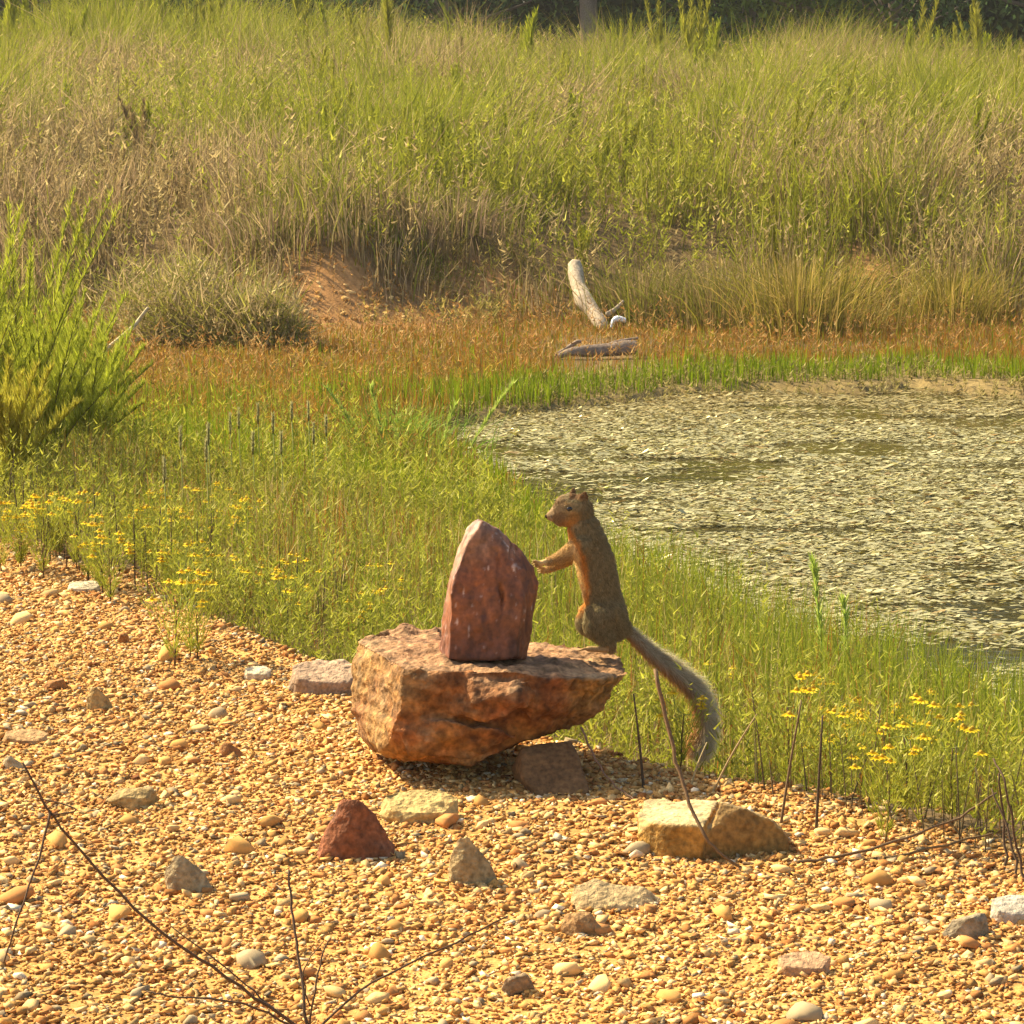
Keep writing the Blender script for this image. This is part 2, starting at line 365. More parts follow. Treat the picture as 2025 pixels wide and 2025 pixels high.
# supporting stone below the overhang
sp_parts = [hull_np(pts3([(1030,1478,6.02),(1130,1462,6.04),(1146,1500,6.0),(1164,1568,5.93),(1110,1582,5.90),(1065,1578,5.91),(1035,1540,5.95),(1010,1520,6.05),(1120,1468,6.16),(1155,1550,6.12),(1030,1530,6.2),(1050,1600,6.0),(1150,1600,6.0)]))]
link('support_stone', rock_mesh('support_stone', sp_parts, .005, (.17, .085, .03), .008, 16.), M_rock,
     label='brown wedge-shaped stone propping up the right end of the boulder', cat='stone')
def placed_rock(name, label, box, col, rel, voxel=None, disp=.08, seed=0, colfn=None, cat='stone', strata=None, sink=.12):
    """rel: hull points in units (x -1..1 across, y 0 front..1 back, z 0..1 up) fitted to a photo box"""
    x0, x1, y0, y1 = box; q = ground_at((x0+x1)/2, y1); dist = np.linalg.norm(q-np.array([0, 0, CAM_H]))
    W = (x1-x0)/FPX*dist; vis = (y1-y0)/FPX*dist; a = math.atan2(CAM_H, q[1])
    D = W*.62; Hh = max((vis-D*math.sin(a)*.6)/math.cos(a), W*.22)
    pts = [(q[0]+u*W/2, q[1]+v*D, float(H(q[0]+u*W/2, q[1]+v*D))-Hh*sink+z*Hh*(1+sink)) for u, v, z in rel]
    vx = voxel or max(W/52, .0018)
    me = rock_mesh(name, [hull_np(pts)], vx, np.asarray(col)*.72, W*disp*.8, 3./W, 1, strata, colfn, fine=W*.016)
    return link(name, me, M_rock, label=label, cat=cat)
def jag(seed, flat=.5, n=16):
    g = np.random.default_rng(seed); out = []
    for i in range(n):
        a = g.random()*2*np.pi; r = g.uniform(.75, 1.); z = g.random()
        out.append((math.cos(a)*r*(1-.35*z*(1-flat)), .5+.5*math.sin(a)*r*(1-.3*z*(1-flat)), z if z > .25 else 0))
    return out+[(-.6, .5, 1-.4*g.random()), (.4, .5, 1), (-1, .5, .3), (1, .5, .3)]
pyr = [(-1, .45, .0), (-.8, .1, .1), (-.55, 0, 0), (.35, -.05, 0), (.9, .2, 0), (1, .5, .2), (.55, .5, .72), (.1, .35, 1), (-.25, .4, .95), (-.6, .35, .55), (0, 1, 0), (.3, .7, .8), (-.7, .9, .1), (-.1, .12, .62)]
placed_rock('red_rock', 'dark rust-red pyramid-shaped stone half sunk in the gravel before the boulder', (613, 780, 1578, 1706), (.33, .095, .035), pyr, seed=1,
            disp=.05, colfn=lambda V, Nn, K: mix(np.broadcast_to([.20, .068, .024], V.shape), np.array([.27, .13, .07]), np.clip(fbm(V*22, 4)*2.2, 0, 1)[:, None])*(1+.6*fbm(V*60, 3))[:, None])
blk = [(-1, .30, .0), (-.97, .32, .80), (-.93, .5, .92), (-.30, .95, 1), (.10, .85, 1), (.16, .16, .90), (-.86, .12, .22), (-.30, -.06, .10), (-.14, -.10, .22), (-.05, -.08, 0), (-.80, .1, 0),
       (.78, .12, 0), (.98, .30, .0), (1, .36, .38), (.84, .40, .66), (.58, .34, .84), (-.9, 1, .3), (.6, 1.1, .4), (.3, .8, .98)]
def blk_col(V, Nn, K):  # sunlit top painted paler, shaded right facet painted darker
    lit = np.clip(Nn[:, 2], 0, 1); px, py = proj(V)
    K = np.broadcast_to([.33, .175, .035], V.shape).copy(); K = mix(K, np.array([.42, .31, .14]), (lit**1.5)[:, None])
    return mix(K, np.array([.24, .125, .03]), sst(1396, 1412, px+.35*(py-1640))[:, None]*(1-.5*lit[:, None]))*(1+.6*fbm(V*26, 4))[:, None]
yb_parts = [hull_np(pts3([(1262,1612,5.50),(1258,1650,5.46),(1262,1700,5.46),(1275,1582,5.60),(1420,1582,5.62),(1290,1626,5.44),(1330,1632,5.42),(1392,1634,5.40),(1300,1705,5.43),(1388,1712,5.41),(1412,1600,5.50),(1415,1700,5.6),(1280,1690,5.62)])),
            hull_np(pts3([(1426,1588,5.46),(1404,1640,5.425),(1390,1708,5.42),(1472,1598,5.455),(1528,1622,5.465),(1562,1656,5.47),(1560,1706,5.46),(1450,1714,5.43),(1430,1592,5.62),(1540,1628,5.62),(1555,1690,5.62),(1400,1690,5.62)]))]
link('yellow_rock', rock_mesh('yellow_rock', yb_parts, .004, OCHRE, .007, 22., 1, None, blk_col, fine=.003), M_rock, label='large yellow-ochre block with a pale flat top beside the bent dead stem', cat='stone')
flat = lambda sd: [(-1, .4, .2), (-.9, .7, .9), (-.3, .9, 1), (.5, .9, 1), (1, .6, .8), (.95, .3, .2), (.4, 0, .05), (-.4, 0, .1), (-.7, .1, .6), (.6, .05, .5), (0, 0, .55), (-.8, .2, 0), (.8, .2, 0), (0, 1, 0)]
placed_rock('flat_rock', 'flat pinkish-tan slab lying against the left end of the boulder', (566, 716, 1308, 1376), (.46, .30, .17), flat(1), disp=.045)
placed_rock('crumbly_slab', 'crumbly yellow slab behind the rust-red pyramid stone', (749, 908, 1564, 1632), (.56, .38, .13), flat(2), disp=.09, strata=((0, 0, 1), 60, .8))
peak = [(-1, .5, 0), (-.95, .3, .6), (-.6, .35, .97), (-.25, .3, 1), (.15, .4, .72), (.55, .5, .5), (1, .45, .05), (.6, .1, 0), (-.2, 0, 0), (-.8, .05, 0), (-.45, .1, .6), (.2, .1, .3), (0, 1, .1)]
placed_rock('pointed_rock', 'small grey-tan peaked stone with a slanting side in front of the crumbly slab', (886, 992, 1652, 1756), (.40, .28, .12), peak, disp=.05)
wed = [(-1, .3, .1), (-.9, .4, .9), (-.5, .6, 1), (.1, .6, .75), (.5, .6, .7), (1, .5, .1), (.5, .1, .1), (.0, .05, .35), (-.4, 0, .15), (-.85, .05, 0), (.8, .2, .0), (0, 1, .3), (-.6, .1, .5)]
placed_rock('wedge_rock', 'long pale wedge stone with a sunlit ragged top, lying below the yellow block', (1126, 1318, 1742, 1806), (.54, .37, .16), wed, disp=.05)
placed_rock('brown_rock', 'small squat brown stone just below the pale wedge stone', (1108, 1196, 1806, 1858), (.40, .22, .08), jag(5), disp=.06)
placed_rock('tan_rock', 'low rounded tan stone split by a dark cleft, on open gravel', (200, 314, 1558, 1606), (.42, .28, .10), jag(6), disp=.06)
placed_rock('leaning_rock', 'grey-brown leaning stone with a cracked face beside the long dead twig', (322, 424, 1688, 1768), (.40, .29, .14), peak[::-1], disp=.06)
placed_rock('log_shaped_rock', 'long smooth pinkish stone lying like a small log in the gravel', (1538, 1646, 1888, 1934), (.46, .27, .13), flat(3), disp=.03)
placed_rock('pale_slab', 'pale slab at the gravel edge under the leaning weeds', (1962, 2060, 1778, 1832), (.62, .52, .36), flat(4), disp=.04)
placed_rock('grey_rock', 'broad grey-brown stone beside the pale slab', (1868, 1960, 1806, 1862), (.36, .28, .16), jag(9), disp=.06)
placed_rock('dark_rock', 'dark grey-brown stone resting in front of the pinkish log-like stone', (990, 1060, 1925, 1975), (.30, .20, .10), jag(10), disp=.06)
placed_rock('cream_slab', 'thin cream slab at the foot of the yellow-flowered weeds', (130, 198, 1152, 1174), (.62, .50, .30), flat(5), disp=.05)
placed_rock('orange_rock', 'small square orange stone standing in the pale upper gravel', (230, 256, 1252, 1274), (.44, .19, .05), jag(12), disp=.05)
placed_rock('white_slab', 'flat white slab on the gravel left of the tan boulder slab', (480, 536, 1318, 1346), (.66, .52, .30), flat(6), disp=.05)
placed_rock('rust_chip', 'dark rusty chip with a lit top edge beside the cream gravel', (82, 134, 1340, 1368), (.36, .16, .045), jag(14), disp=.06)
placed_rock('ochre_rock', 'ochre stone with a shaded underside on the open slope of gravel', (168, 226, 1358, 1406), (.50, .32, .11), peak, disp=.06)
placed_rock('rusty_wedge', 'rust-brown wedge with a pale sunlit slope on its left', (430, 486, 1468, 1500), (.40, .18, .055), peak[::-1], disp=.05)
placed_rock('long_flat_rock', 'long flat brownish stone half buried at the edge of the gravel slope', (0, 92, 1446, 1474), (.45, .26, .10), flat(7), disp=.05)
placed_rock('cream_corner_rock', 'cream triangular stone just above the dead twig tip', (2, 48, 1492, 1522), (.62, .47, .24), peak, disp=.05)

# loose stones, one object each
SP = []
for i in range(14):
    g = np.random.default_rng(100+i); p = g.normal(size=(22, 3)); p /= np.linalg.norm(p, axis=1)[:, None]
    p *= np.array([1, g.uniform(.6, .9), g.uniform(.35, .65)])*g.uniform(.85, 1.1, (22, 1))
    kind = i % 4; c = (OCHRE, CREAM, np.array([.45, .20, .06]), GREY)[kind]
    v, f = hull_np(p)
    SP.append((kind, mesh_np('loose_stone', v, f, c*g.uniform(.85, 1.15))))
LN = ('ochre_stone', 'cream_stone', 'orange_stone', 'grey_stone')
LL = ('small angular ochre stone lying loose in the gravel', 'small pale cream stone lying loose in the gravel', 'small rusty orange stone lying loose in the gravel', 'small grey-brown stone lying loose in the gravel')
placed = 0; tries = 0; taken = []
while placed < 290 and tries < 6000:
    tries += 1
    x = rng.uniform(-1.7, 1.5); y = 4.2+4.6*rng.random()**1.5
    s = float(edge_s(x, y))
    if s > .05: continue
    px, py = proj(np.array([x, y, 0.]))
    if px < -120 or px > 2140 or py > 2120: continue
    if abs(x) < .4 and 5.85 < y < 6.6: continue
    sz = float(np.clip(rng.lognormal(math.log(.0175), .42), .012, .042))
    if any((x-a)**2+(y-b)**2 < (sz+c)**2 for a, b, c in taken): continue
    taken.append((x, y, sz))
    kind, me = SP[rng.choice(14)]
    o = link(LN[kind], me, M_peb, label=LL[kind], cat='stone', group=LN[kind].replace('_', ' ')+'s loose in the gravel')
    o.location = (x, y, float(H(x, y))+sz*.22); o.rotation_euler = (rng.normal()*.25, rng.normal()*.25, rng.random()*6.28); o.scale = (sz, sz, sz)
    placed += 1

# gravel: uncountable small pebbles as real geometry
def gravel():
    n = 270000
    x = rng.uniform(-2.0, 1.7, n); y = 3.8+5.8*rng.random(n)**1.15
    s = edge_s(x, y)+.16*n2(x, y, 4., 1.)+.05*n2(x, y, 15., 6.)
    px, py = proj(np.stack([x, y, np.zeros(n)], -1))
    keep = (px > -180) & (px < 2210) & (py < 2200) & (rng.random(n) < sst(.30, -.08, s)) & (rng.random(n) < .86+.5*n2(x, y, 2.2, 14.))
    x, y = x[keep], y[keep]; n = len(x)
    r = np.clip(rng.lognormal(math.log(.0056), .43, n), .0026, .0155)*(1+.25*n2(x, y, 1.7, 21.))
    v = np.array([(i, j, k) for i in (-1, 1) for j in (-1, 1) for k in (-1, 1)], float)*.62
    f = np.array([(0, 1, 3), (0, 3, 2), (4, 6, 7), (4, 7, 5), (0, 4, 5), (0, 5, 1), (2, 3, 7), (2, 7, 6), (0, 2, 6), (0, 6, 4), (1, 5, 7), (1, 7, 3)])
    Q = rng.normal(size=(n, 4)); Q /= np.linalg.norm(Q, axis=1)[:, None]; a, b, c, d = Q.T
    Rm = np.stack([1-2*(c*c+d*d), 2*(b*c-a*d), 2*(b*d+a*c), 2*(b*c+a*d), 1-2*(b*b+d*d), 2*(c*d-a*b), 2*(b*d-a*c), 2*(c*d+a*b), 1-2*(b*b+c*c)], -1).reshape(n, 3, 3)
    P0 = v[None]*rng.uniform(.45, 1.35, (n, 8, 1))+rng.normal(size=(n, 8, 3))*.16; P0 = P0*np.stack([rng.uniform(.9, 1.55, n), rng.uniform(.7, 1.05, n), rng.uniform(.45, .85, n)], -1)[:, None]
    P0 = np.einsum('nij,nkj->nki', Rm, P0); P0[..., 2] *= .62
    z = H(x, y)+r*rng.uniform(-.05, .25, n)+np.abs(rng.normal(size=n))*.0015
    Vv = P0*r[:, None, None]+np.stack([x, y, z], -1)[:, None]
    u = rng.random(n)[:, None]
    K = np.where(u < .42, OCHRE, np.where(u < .70, CREAM, np.where(u < .89, np.array([.42, .18, .05]), np.where(u < .95, GREY, np.where(u < .98, np.array([.70, .56, .34]), RUST)))))
    K = K*rng.uniform(.62, 1.22, (n, 1))*(1+.35*n2(x, y, 1.1, 31.)[:, None])
    Ff = (np.arange(n)*8)[:, None, None]+f[None]
    link('gravel', mesh_np('gravel', Vv.reshape(-1, 3), Ff.reshape(-1, 3), np.clip(np.repeat(K, 8, 0), .02, .85)), M_peb, label='loose ochre and cream gravel covering the ground', cat='gravel', kind='stuff')
    print('gravel', n)
gravel()

# ------------------------------------------------------------------ floating leaves on the pond
def lilies():
    n = 330000
    x = rng.uniform(-1.3, 3.8, n); y = rng.uniform(7., 18.2, n); d = pond_d(x, y)
    px, py = proj(np.stack([x, y, np.full(n, WATER)], -1))
    cov = .60+.8*n2(x, y, 1.1, 3., 3)+1.0*n2(x*.4, y*1.6, 3., 8., 3)
    cov = (cov-.5)*2.2+.36-.4*sst(10.5, 8., y)
    keep = (d < -.03) & (px < 2240) & (rng.random(n) < np.clip(cov, .06, 1))
    x, y = x[keep], y[keep]; n = len(x); k = 5
    r = np.clip(rng.lognormal(math.log(.0086), .45, n), .004, .028); a0 = rng.random(n)*6.28
    ang = a0[:, None]+np.arange(k)/k*2*np.pi
    el = rng.uniform(.6, 1., n)[:, None]
    rad = r[:, None]*rng.uniform(.85, 1.1, (n, k))
    vx = np.cos(ang)*rad*1.55; vy = np.sin(ang)*rad*el*.62
    tx, ty = rng.normal(size=(2, n))*.16
    vz = vx*tx[:, None]+vy*ty[:, None]+rad*rng.uniform(-.05, .30, (n, 1))*np.cos(2*(ang-a0[:, None]+1))
    vz = vz-vz.min(1)[:, None]*.75
    zc = WATER+.004+rng.random(n)*.006
    ring = np.stack([x[:, None]+vx, y[:, None]+vy, zc[:, None]+vz], -1); cen = np.stack([x, y, zc+.002], -1)[:, None]
    V = np.concatenate([ring, cen], 1)
    f = np.array([(i, (i+1) % k, k) for i in range(k)])
    F = (np.arange(n)*(k+1))[:, None, None]+f[None]
    u = rng.random(n)[:, None]
    K = np.where(u < .74, np.array([.38, .34, .165]), np.where(u < .92, np.array([.24, .20, .05]), np.array([.26, .16, .05])))*rng.uniform(.7, 1.25, (n, 1))
    far = sst(14.5, 17., y)[:, None]; K = mix(K, np.array([.26, .18, .055]), .7*far)
    link('floating_pond_leaves', mesh_np('floating_pond_leaves', V.reshape(-1, 3), F.reshape(-1, 3), np.repeat(K, k+1, 0)), M_lily,
         label='mat of small pale floating leaves covering the pond', cat='pond leaves', kind='stuff')
lilies()

# ------------------------------------------------------------------ grass
SX = np.array([.35, -.1])
def scatter(n, x0, x1, y0, y1, margin=300):
    x = rng.uniform(x0, x1, n); y = rng.uniform(y0, y1, n)
    px, py = proj(np.stack([x, y, np.full(n, -.2)], -1))
    k = (px > -margin) & (px < 2025+margin); return x[k], y[k]
def lean(n, amt): a = rng.random(n)*2*np.pi; r = np.abs(rng.normal(size=n))*amt; return np.stack([np.cos(a)*r, np.sin(a)*r], -1)
G1 = np.array([.27, .27, .016]); G2 = np.array([.17, .20, .012]); STRAW = np.array([.42, .31, .13]); BROWN = np.array([.20, .14, .06]); ORNG = np.array([.29, .105, .014]); PINK = np.array([.37, .255, .14])
def hill_col(x, y, z):
    px, py = proj(np.stack([x, y, z], -1))
    g = .52+1.7*n2(x, y, .5, 3., 3)+.5*n2(x, y, 1.7, 6., 2)
    g = g-.9*blob(px, py, 150, 310, 260, 110)-.8*blob(px, py, 800, 420, 260, 70)-.7*blob(px, py, 1750, 290, 260, 45)-.5*blob(px, py, 1150, 250, 200, 30)-.6*blob(px, py, 430, 420, 120, 90)
    g = g+.6*blob(px, py, 1200, 330, 180, 120)+.8*sst(150, 60, py)+.5*blob(px, py, 750, 230, 180, 60)-.3*sst(520, 640, py)
    return np.clip(g, 0, 1)
def clay_at(x, y):
    z = H(x, y); px, py = proj(np.stack([x, y, z], -1)); return clay_mask(px, py, y)
def leafy(S_, m, x0, x1, y0, y1, margin, hr, L, lr, wr, ok, hill=False, cols=None):
    """thin weed stems carrying many small leaves"""
    x, y = scatter(m, x0, x1, y0, y1, margin); k = ok(x, y); x, y = x[k], y[k]; z = H(x, y); m = len(x)
    hh = rng.uniform(hr[0], hr[1], m)*(1+.4*n2(x, y, 1.4, 90.)); ln = lean(m, .22)
    root = np.stack([x, y, z-.01], -1); tip = root+np.c_[ln*hh[:, None], hh]
    S_.ribbons(root, tip, wr[0]*.45, np.array([.11, .075, .025])*rng.uniform(.6, 1.5, (m, 1)), np.array([.20, .18, .03]), None, 2, 4)
    t = rng.uniform(.25, 1.02, (m, L)); base = root[:, None]+(tip-root)[:, None]*t[..., None]
    a = rng.random((m, L))*6.28; ll = rng.uniform(lr[0], lr[1], (m, L))
    dv = np.stack([np.cos(a), np.sin(a), rng.uniform(.1, 1.3, (m, L))], -1)*ll[..., None]
    u = rng.random((m, L, 1)); c0, c1 = cols or (np.array([.16, .18, .012]), np.array([.38, .36, .04]))
    cc = mix(c0, c1, u)
    if hill:
        g = hill_col(x, y, z+.4); dry = (rng.random(m) > g*.85+.1)[:, None, None]
        cc = np.where(dry, mix(np.array([.20, .14, .05]), np.array([.44, .33, .14]), u), cc)
    cc = cc*rng.uniform(.7, 1.3, (m, L, 1))
    S_.ribbons(base.reshape(-1, 3), (base+dv).reshape(-1, 3), rng.uniform(wr[0], wr[1], m*L), cc.reshape(-1, 3), cc.reshape(-1, 3), None, 1, 5)
def hill_grass():
    S_ = Soup()
    n = 270000
    x, y = scatter(n, -6.5, 6.5, 19.9, 44., 350)
    keep = rng.random(len(x)) < np.clip(21./y, 0, 1)**.6
    x, y = x[keep], y[keep]; z = H(x, y); px, py = proj(np.stack([x, y, z], -1))
    yb = y-foot_y(x); cm = clay_mask(px, py, y)
    keep = (yb > .3) & (rng.random(len(x)) > cm*1.15) & (rng.random(len(x)) > 1.3*blob(px, py, 1165, 640, 80, 60)) & (rng.random(len(x)) < .12+.95*sst(-.22, .25, n2(x, y, 1.5, 40., 3)))
    x, y, z, yb = x[keep], y[keep], z[keep], yb[keep]; n = len(x)
    g = hill_col(x, y, z+.4)
    green = rng.random(n) < g*.82+.05
    clump = n2(x, y, 1.5, 40., 3)
    hh = rng.uniform(.22, .66, n)*(1+1.1*clump)*mix(.65, 1.15, sst(.3, 4, yb))*np.where(green, 1.08, .95)*(1+.9*sst(34, 40, y)*n2(x, y, 1.1, 61., 2))
    ln = lean(n, .34)+np.stack([.05+.5*n2(x, y, .9, 71.), .4*n2(x, y, .9, 75.)], -1)
    tip = np.stack([x, y, z], -1)+np.c_[ln*hh[:, None]*1.2, hh]
    sag = np.c_[-ln*hh[:, None]*.25, hh*.06]
    br = rng.uniform(.7, 1.3, (n, 1)); u = rng.random((n, 1))
    c = np.where(green[:, None], mix(G1, G2, u), np.where(u < .45, STRAW, np.where(u < .75, PINK, BROWN)))*br
    S_.ribbons(np.stack([x, y, z-.02], -1), tip, rng.uniform(.006, .013, n), mix(c, BROWN, .3), c, sag, 2, 1)
    leafy(S_, 19000, -6.5, 6.5, 20.2, 43.5, 330, (.2, .8), 16, (.025, .07), (.008, .019), lambda x, y: (y-foot_y(x) > .5) & (clay_at(x, y) < .2+.6*rng.random(len(x))), True)
    leafy(S_, 5200, -3.2, 4., 19.8, 22.6, 200, (.06, .22), 9, (.02, .05), (.006, .013), lambda x, y: (clay_at(x, y) > .2) & (n2(x, y, 2.5, 33.) > -.02), cols=(np.array([.16, .15, .02]), np.array([.36, .27, .08])))
    link('hill_grass', S_.mesh('hill_grass'), M_grass, label='tall mixed green and straw-coloured grass covering the hillside', cat='grass', kind='stuff')
    return n
hill_grass()
def fringe():
    S_ = Soup(); n = 260000
    x, y = scatter(n, -4.5, 5.5, 8.5, 21.2, 300); d = pond_d(x, y); z = H(x, y); s = edge_s(x, y)
    px, py = proj(np.stack([x, y, z], -1)); cm = clay_mask(px, py, y)
    near = s-1.9
    shore = .03+.28*(n2(x, y, 1.6, 77., 3)+.12)
    keep = (rng.random(len(x)) > 1.15*blob(px, py, 1180, 705, 105, 42)) & (d > (1.6*shore+.10)*sst(13., 15., y)-.12) & (near > 0) & (rng.random(len(x)) > cm) & (y > 11.) & (rng.random(len(x)) < .35+.65*sst(11., 14., y))
    x, y, z, d, s = x[keep], y[keep], z[keep], d[keep], s[keep]; n = len(x)
    yb = y-foot_y(x)
    far = sst(14.5, 16.5, y)
    orange = np.clip(sst(.22, .75, d+.35*n2(x, y, .9, 15.))*far+(1-far)*(.58+1.4*n2(x, y, .7, 23.)+.6*sst(11.8, 14., y)*sst(.4, -.6, x)), 0, 1)*sst(1.4, .6, yb)
    left = sst(-.8, -2.2, x)*(1-far)
    orange = orange*(1-.15*left)
    isor = rng.random(n) < orange*.94
    hh = rng.uniform(.12, .30, n)*mix(1, .6, sst(-1.2, -.3, x)*sst(14., 13., y))*(1+.7*n2(x, y, 1.5, 9.))*mix(1.1, .85, far)*np.where(isor, .75, 1.)*mix(1., .62, sst(15., 16.2, y))*mix(1., .72, sst(16.8, 18.5, y))
    ln = lean(n, .18); u = rng.random((n, 1)); br = rng.uniform(.75, 1.25, (n, 1))
    cg = mix(np.array([.11, .165, .004]), np.array([.22, .27, .010]), u)
    co = np.where(u < .55, ORNG, np.where(u < .8, np.array([.28, .17, .055]), np.array([.22, .18, .02])))
    c = np.where(isor[:, None], co, cg)*br
    root = np.stack([x, y, z-.01], -1); tip = root+np.c_[ln*hh[:, None], hh]
    S_.ribbons(root, tip, rng.uniform(.004, .008, n), np.where(isor[:, None], mix(np.array([.15, .14, .012]), c, .35), c), c, np.c_[-ln*hh[:, None]*.2, hh*.04], 2, 2)
    leafy(S_, 3000, -3.4, .6, 10.5, 13.8, 250, (.12, .32), 14, (.018, .045), (.004, .009), lambda x, y: (pond_d(x, y) > .2) & (edge_s(x, y) > 1.6))
    leafy(S_, 1500, -3.4, .4, 12.5, 16.5, 250, (.10, .28), 12, (.018, .045), (.004, .009), lambda x, y: (pond_d(x, y) > .3), cols=(np.array([.27, .12, .018]), np.array([.34, .25, .04])))
    leafy(S_, 2600, -3.4, 4.6, 15., 20.4, 250, (.08, .24), 9, (.018, .045), (.005, .010), lambda x, y: (pond_d(x, y) > .5), cols=(np.array([.27, .11, .02]), np.array([.38, .23, .08])))
    leafy(S_, 9000, -1.6, 4.6, 14., 17.6, 250, (.02, .10), 6, (.012, .035), (.006, .014), lambda x, y: (pond_d(x, y) > -.12) & (pond_d(x, y) < .45), cols=(np.array([.18, .14, .03]), np.array([.34, .29, .10])))
    link('pond_fringe_grass', S_.mesh('pond_fringe_grass'), M_grass, label='green rim grass turning rusty orange around the far shore of the pond', cat='grass', kind='stuff')
    return n
fringe()
def near_grass():
    S_ = Soup(); n = 210000
    x, y = scatter(n, -3.2, 2.8, 4.6, 13.5, 220); d = pond_d(x, y); z = H(x, y)
    s = edge_s(x, y)+.16*n2(x, y, 4., 1.)
    rightg = sst(.35, .9, x-.0*(y))*1.0
    keep = (s > .06) & (s < 3.4) & (d > -.10) & (rng.random(len(x)) < np.clip(.12+.6*sst(.05, .8, s)+.35*n2(x, y, 1.8, 50.), .03, 1)*mix(.55, .85, rightg))
    x, y, z, s, d = x[keep], y[keep], z[keep], s[keep], d[keep]; n = len(x); rightg = sst(.3, .9, x)
    shore = sst(1.1, .2, d)*sst(11.5, 9.5, y)
    hh = rng.uniform(.10, .25, n)*mix(.6, 1.15, sst(0, .9, s))*mix(1, .6, sst(9.2, 10.8, y)*sst(-1., .1, x))*(1+.4*n2(x, y, 1.8, 50.))*(1+.15*shore)
    ln = lean(n, .22); u = rng.random((n, 1)); br = rng.uniform(.7, 1.3, (n, 1))
    gr = np.clip(.45+.55*np.maximum(rightg*sst(.7, 1.3, s), shore)+.5*n2(x, y, 1.1, 60.), 0, 1)
    isg = rng.random(n) < gr*.85+.1
    c = np.where(isg[:, None], mix(np.array([.12, .175, .006]), np.array([.26, .29, .018]), u), np.where(u < .5, np.array([.28, .22, .04]), np.where(u < .75, ORNG, STRAW)))*br
    root = np.stack([x, y, z-.01], -1); tip = root+np.c_[ln*hh[:, None], hh]
    S_.ribbons(root, tip, rng.uniform(.0018, .0036, n), mix(c, BROWN, .3), c, np.c_[-ln*hh[:, None]*.25, hh*.05], 3, 3)
    leafy(S_, 21000, -3.2, 2.6, 4.8, 11.5, 200, (.10, .30), 15, (.010, .030), (.003, .0065), lambda x, y: (edge_s(x, y)+.16*n2(x, y, 4., 1.) > .04) & (pond_d(x, y) > .1) & (rng.random(len(x)) < .95-.17*edge_s(x, y)))
    link('bank_grass', S_.mesh('bank_grass'), M_grass, label='yellow-green grass and small weeds between the gravel and the pond', cat='grass', kind='stuff')
near_grass()

# ------------------------------------------------------------------ feathery tall weeds (on the hill, and the big clump on the left)
def feather_weed(name, h, stems, spread, needles, nl, cols, seed, nw=.004, bare=.15):
    g = np.random.default_rng(seed); St = Soup(); Lf = Soup()
    for k in range(stems):
        a = g.random()*6.28; r = spread*g.uniform(.2, 1)*h; hk = h*g.uniform(.45, 1)
        p = spline([(g.normal()*.02, g.normal()*.02, -.03), (math.cos(a)*r*.35, math.sin(a)*r*.35, hk*.5), (math.cos(a)*r, math.sin(a)*r, hk)], 7)
        St.tube(p, np.linspace(.0042, .0012, 7)*h**.5, np.array([.13, .11, .04])*g.uniform(.7, 1.3), 4)
        t = bare+(1-bare)*g.random(needles)**.85; q = np.array([np.interp(t, np.linspace(0, 1, 7), p[:, c]) for c in range(3)]).T
        aa = g.random(needles)*6.28; taper = np.sin(np.clip(t*1.05, 0, 1)*np.pi*.55+.5)*(1.12-t*.75)
        l = nl*g.uniform(.5, 1.2, needles)*np.clip(taper, .25, 1.2)
        dv = np.stack([np.cos(aa)*.62, np.sin(aa)*.62, g.uniform(.6, 1.7, needles)], -1)*l[:, None]
        u = g.random((needles, 1)); c = mix(cols[0], cols[1], u)*g.uniform(.75, 1.25, (needles, 1))
        Lf.ribbons(q, q+dv, nw*g.uniform(.6, 1.3, needles), c, c, None, 2, seed+k)
    root = link(name, None)
    link('stem', St.mesh('stem'), M_twig, root); link('foliage', Lf.mesh('foliage'), M_leaf, root)
    return root
def settag(o, label, cat, group=None):
    o['label'] = label; o['category'] = cat
    if group: o['group'] = group
GA = (np.array([.20, .24, .008]), np.array([.38, .38, .03])); GB = (np.array([.23, .23, .015]), np.array([.36, .33, .04])); GD = (np.array([.18, .12, .05]), np.array([.34, .24, .10]))
protos = [feather_weed('feathery_weed', h, st, spd, int(nd*1.7), .11, cl, 300+i, .0085) for i, (h, st, spd, nd, cl) in enumerate(
    [(.85, 3, .22, 150, GA), (1.0, 2, .16, 200, GA), (.7, 4, .3, 110, GB), (.95, 2, .3, 170, GB), (.6, 5, .35, 90, GA), (.8, 3, .3, 130, GD)])]
pl = [(.85, 0), (1, 0), (.7, 0), (.95, 0), (.6, 0), (.8, 0)]
used = [False]*6; cnt = 0
LW = {0: 'tall feathery bright green weed standing in the hillside grass', 1: 'tall feathery bright green weed standing in the hillside grass', 2: 'yellow-green feathery weed standing in the hillside grass',
      3: 'yellow-green feathery weed standing in the hillside grass', 4: 'tall feathery bright green weed standing in the hillside grass', 5: 'dry brown feathery weed standing in the hillside grass'}
GW = {0: 'bright green hill weeds', 1: 'bright green hill weeds', 2: 'yellow-green hill weeds', 3: 'yellow-green hill weeds', 4: 'bright green hill weeds', 5: 'dry brown hill weeds'}
tr = 0
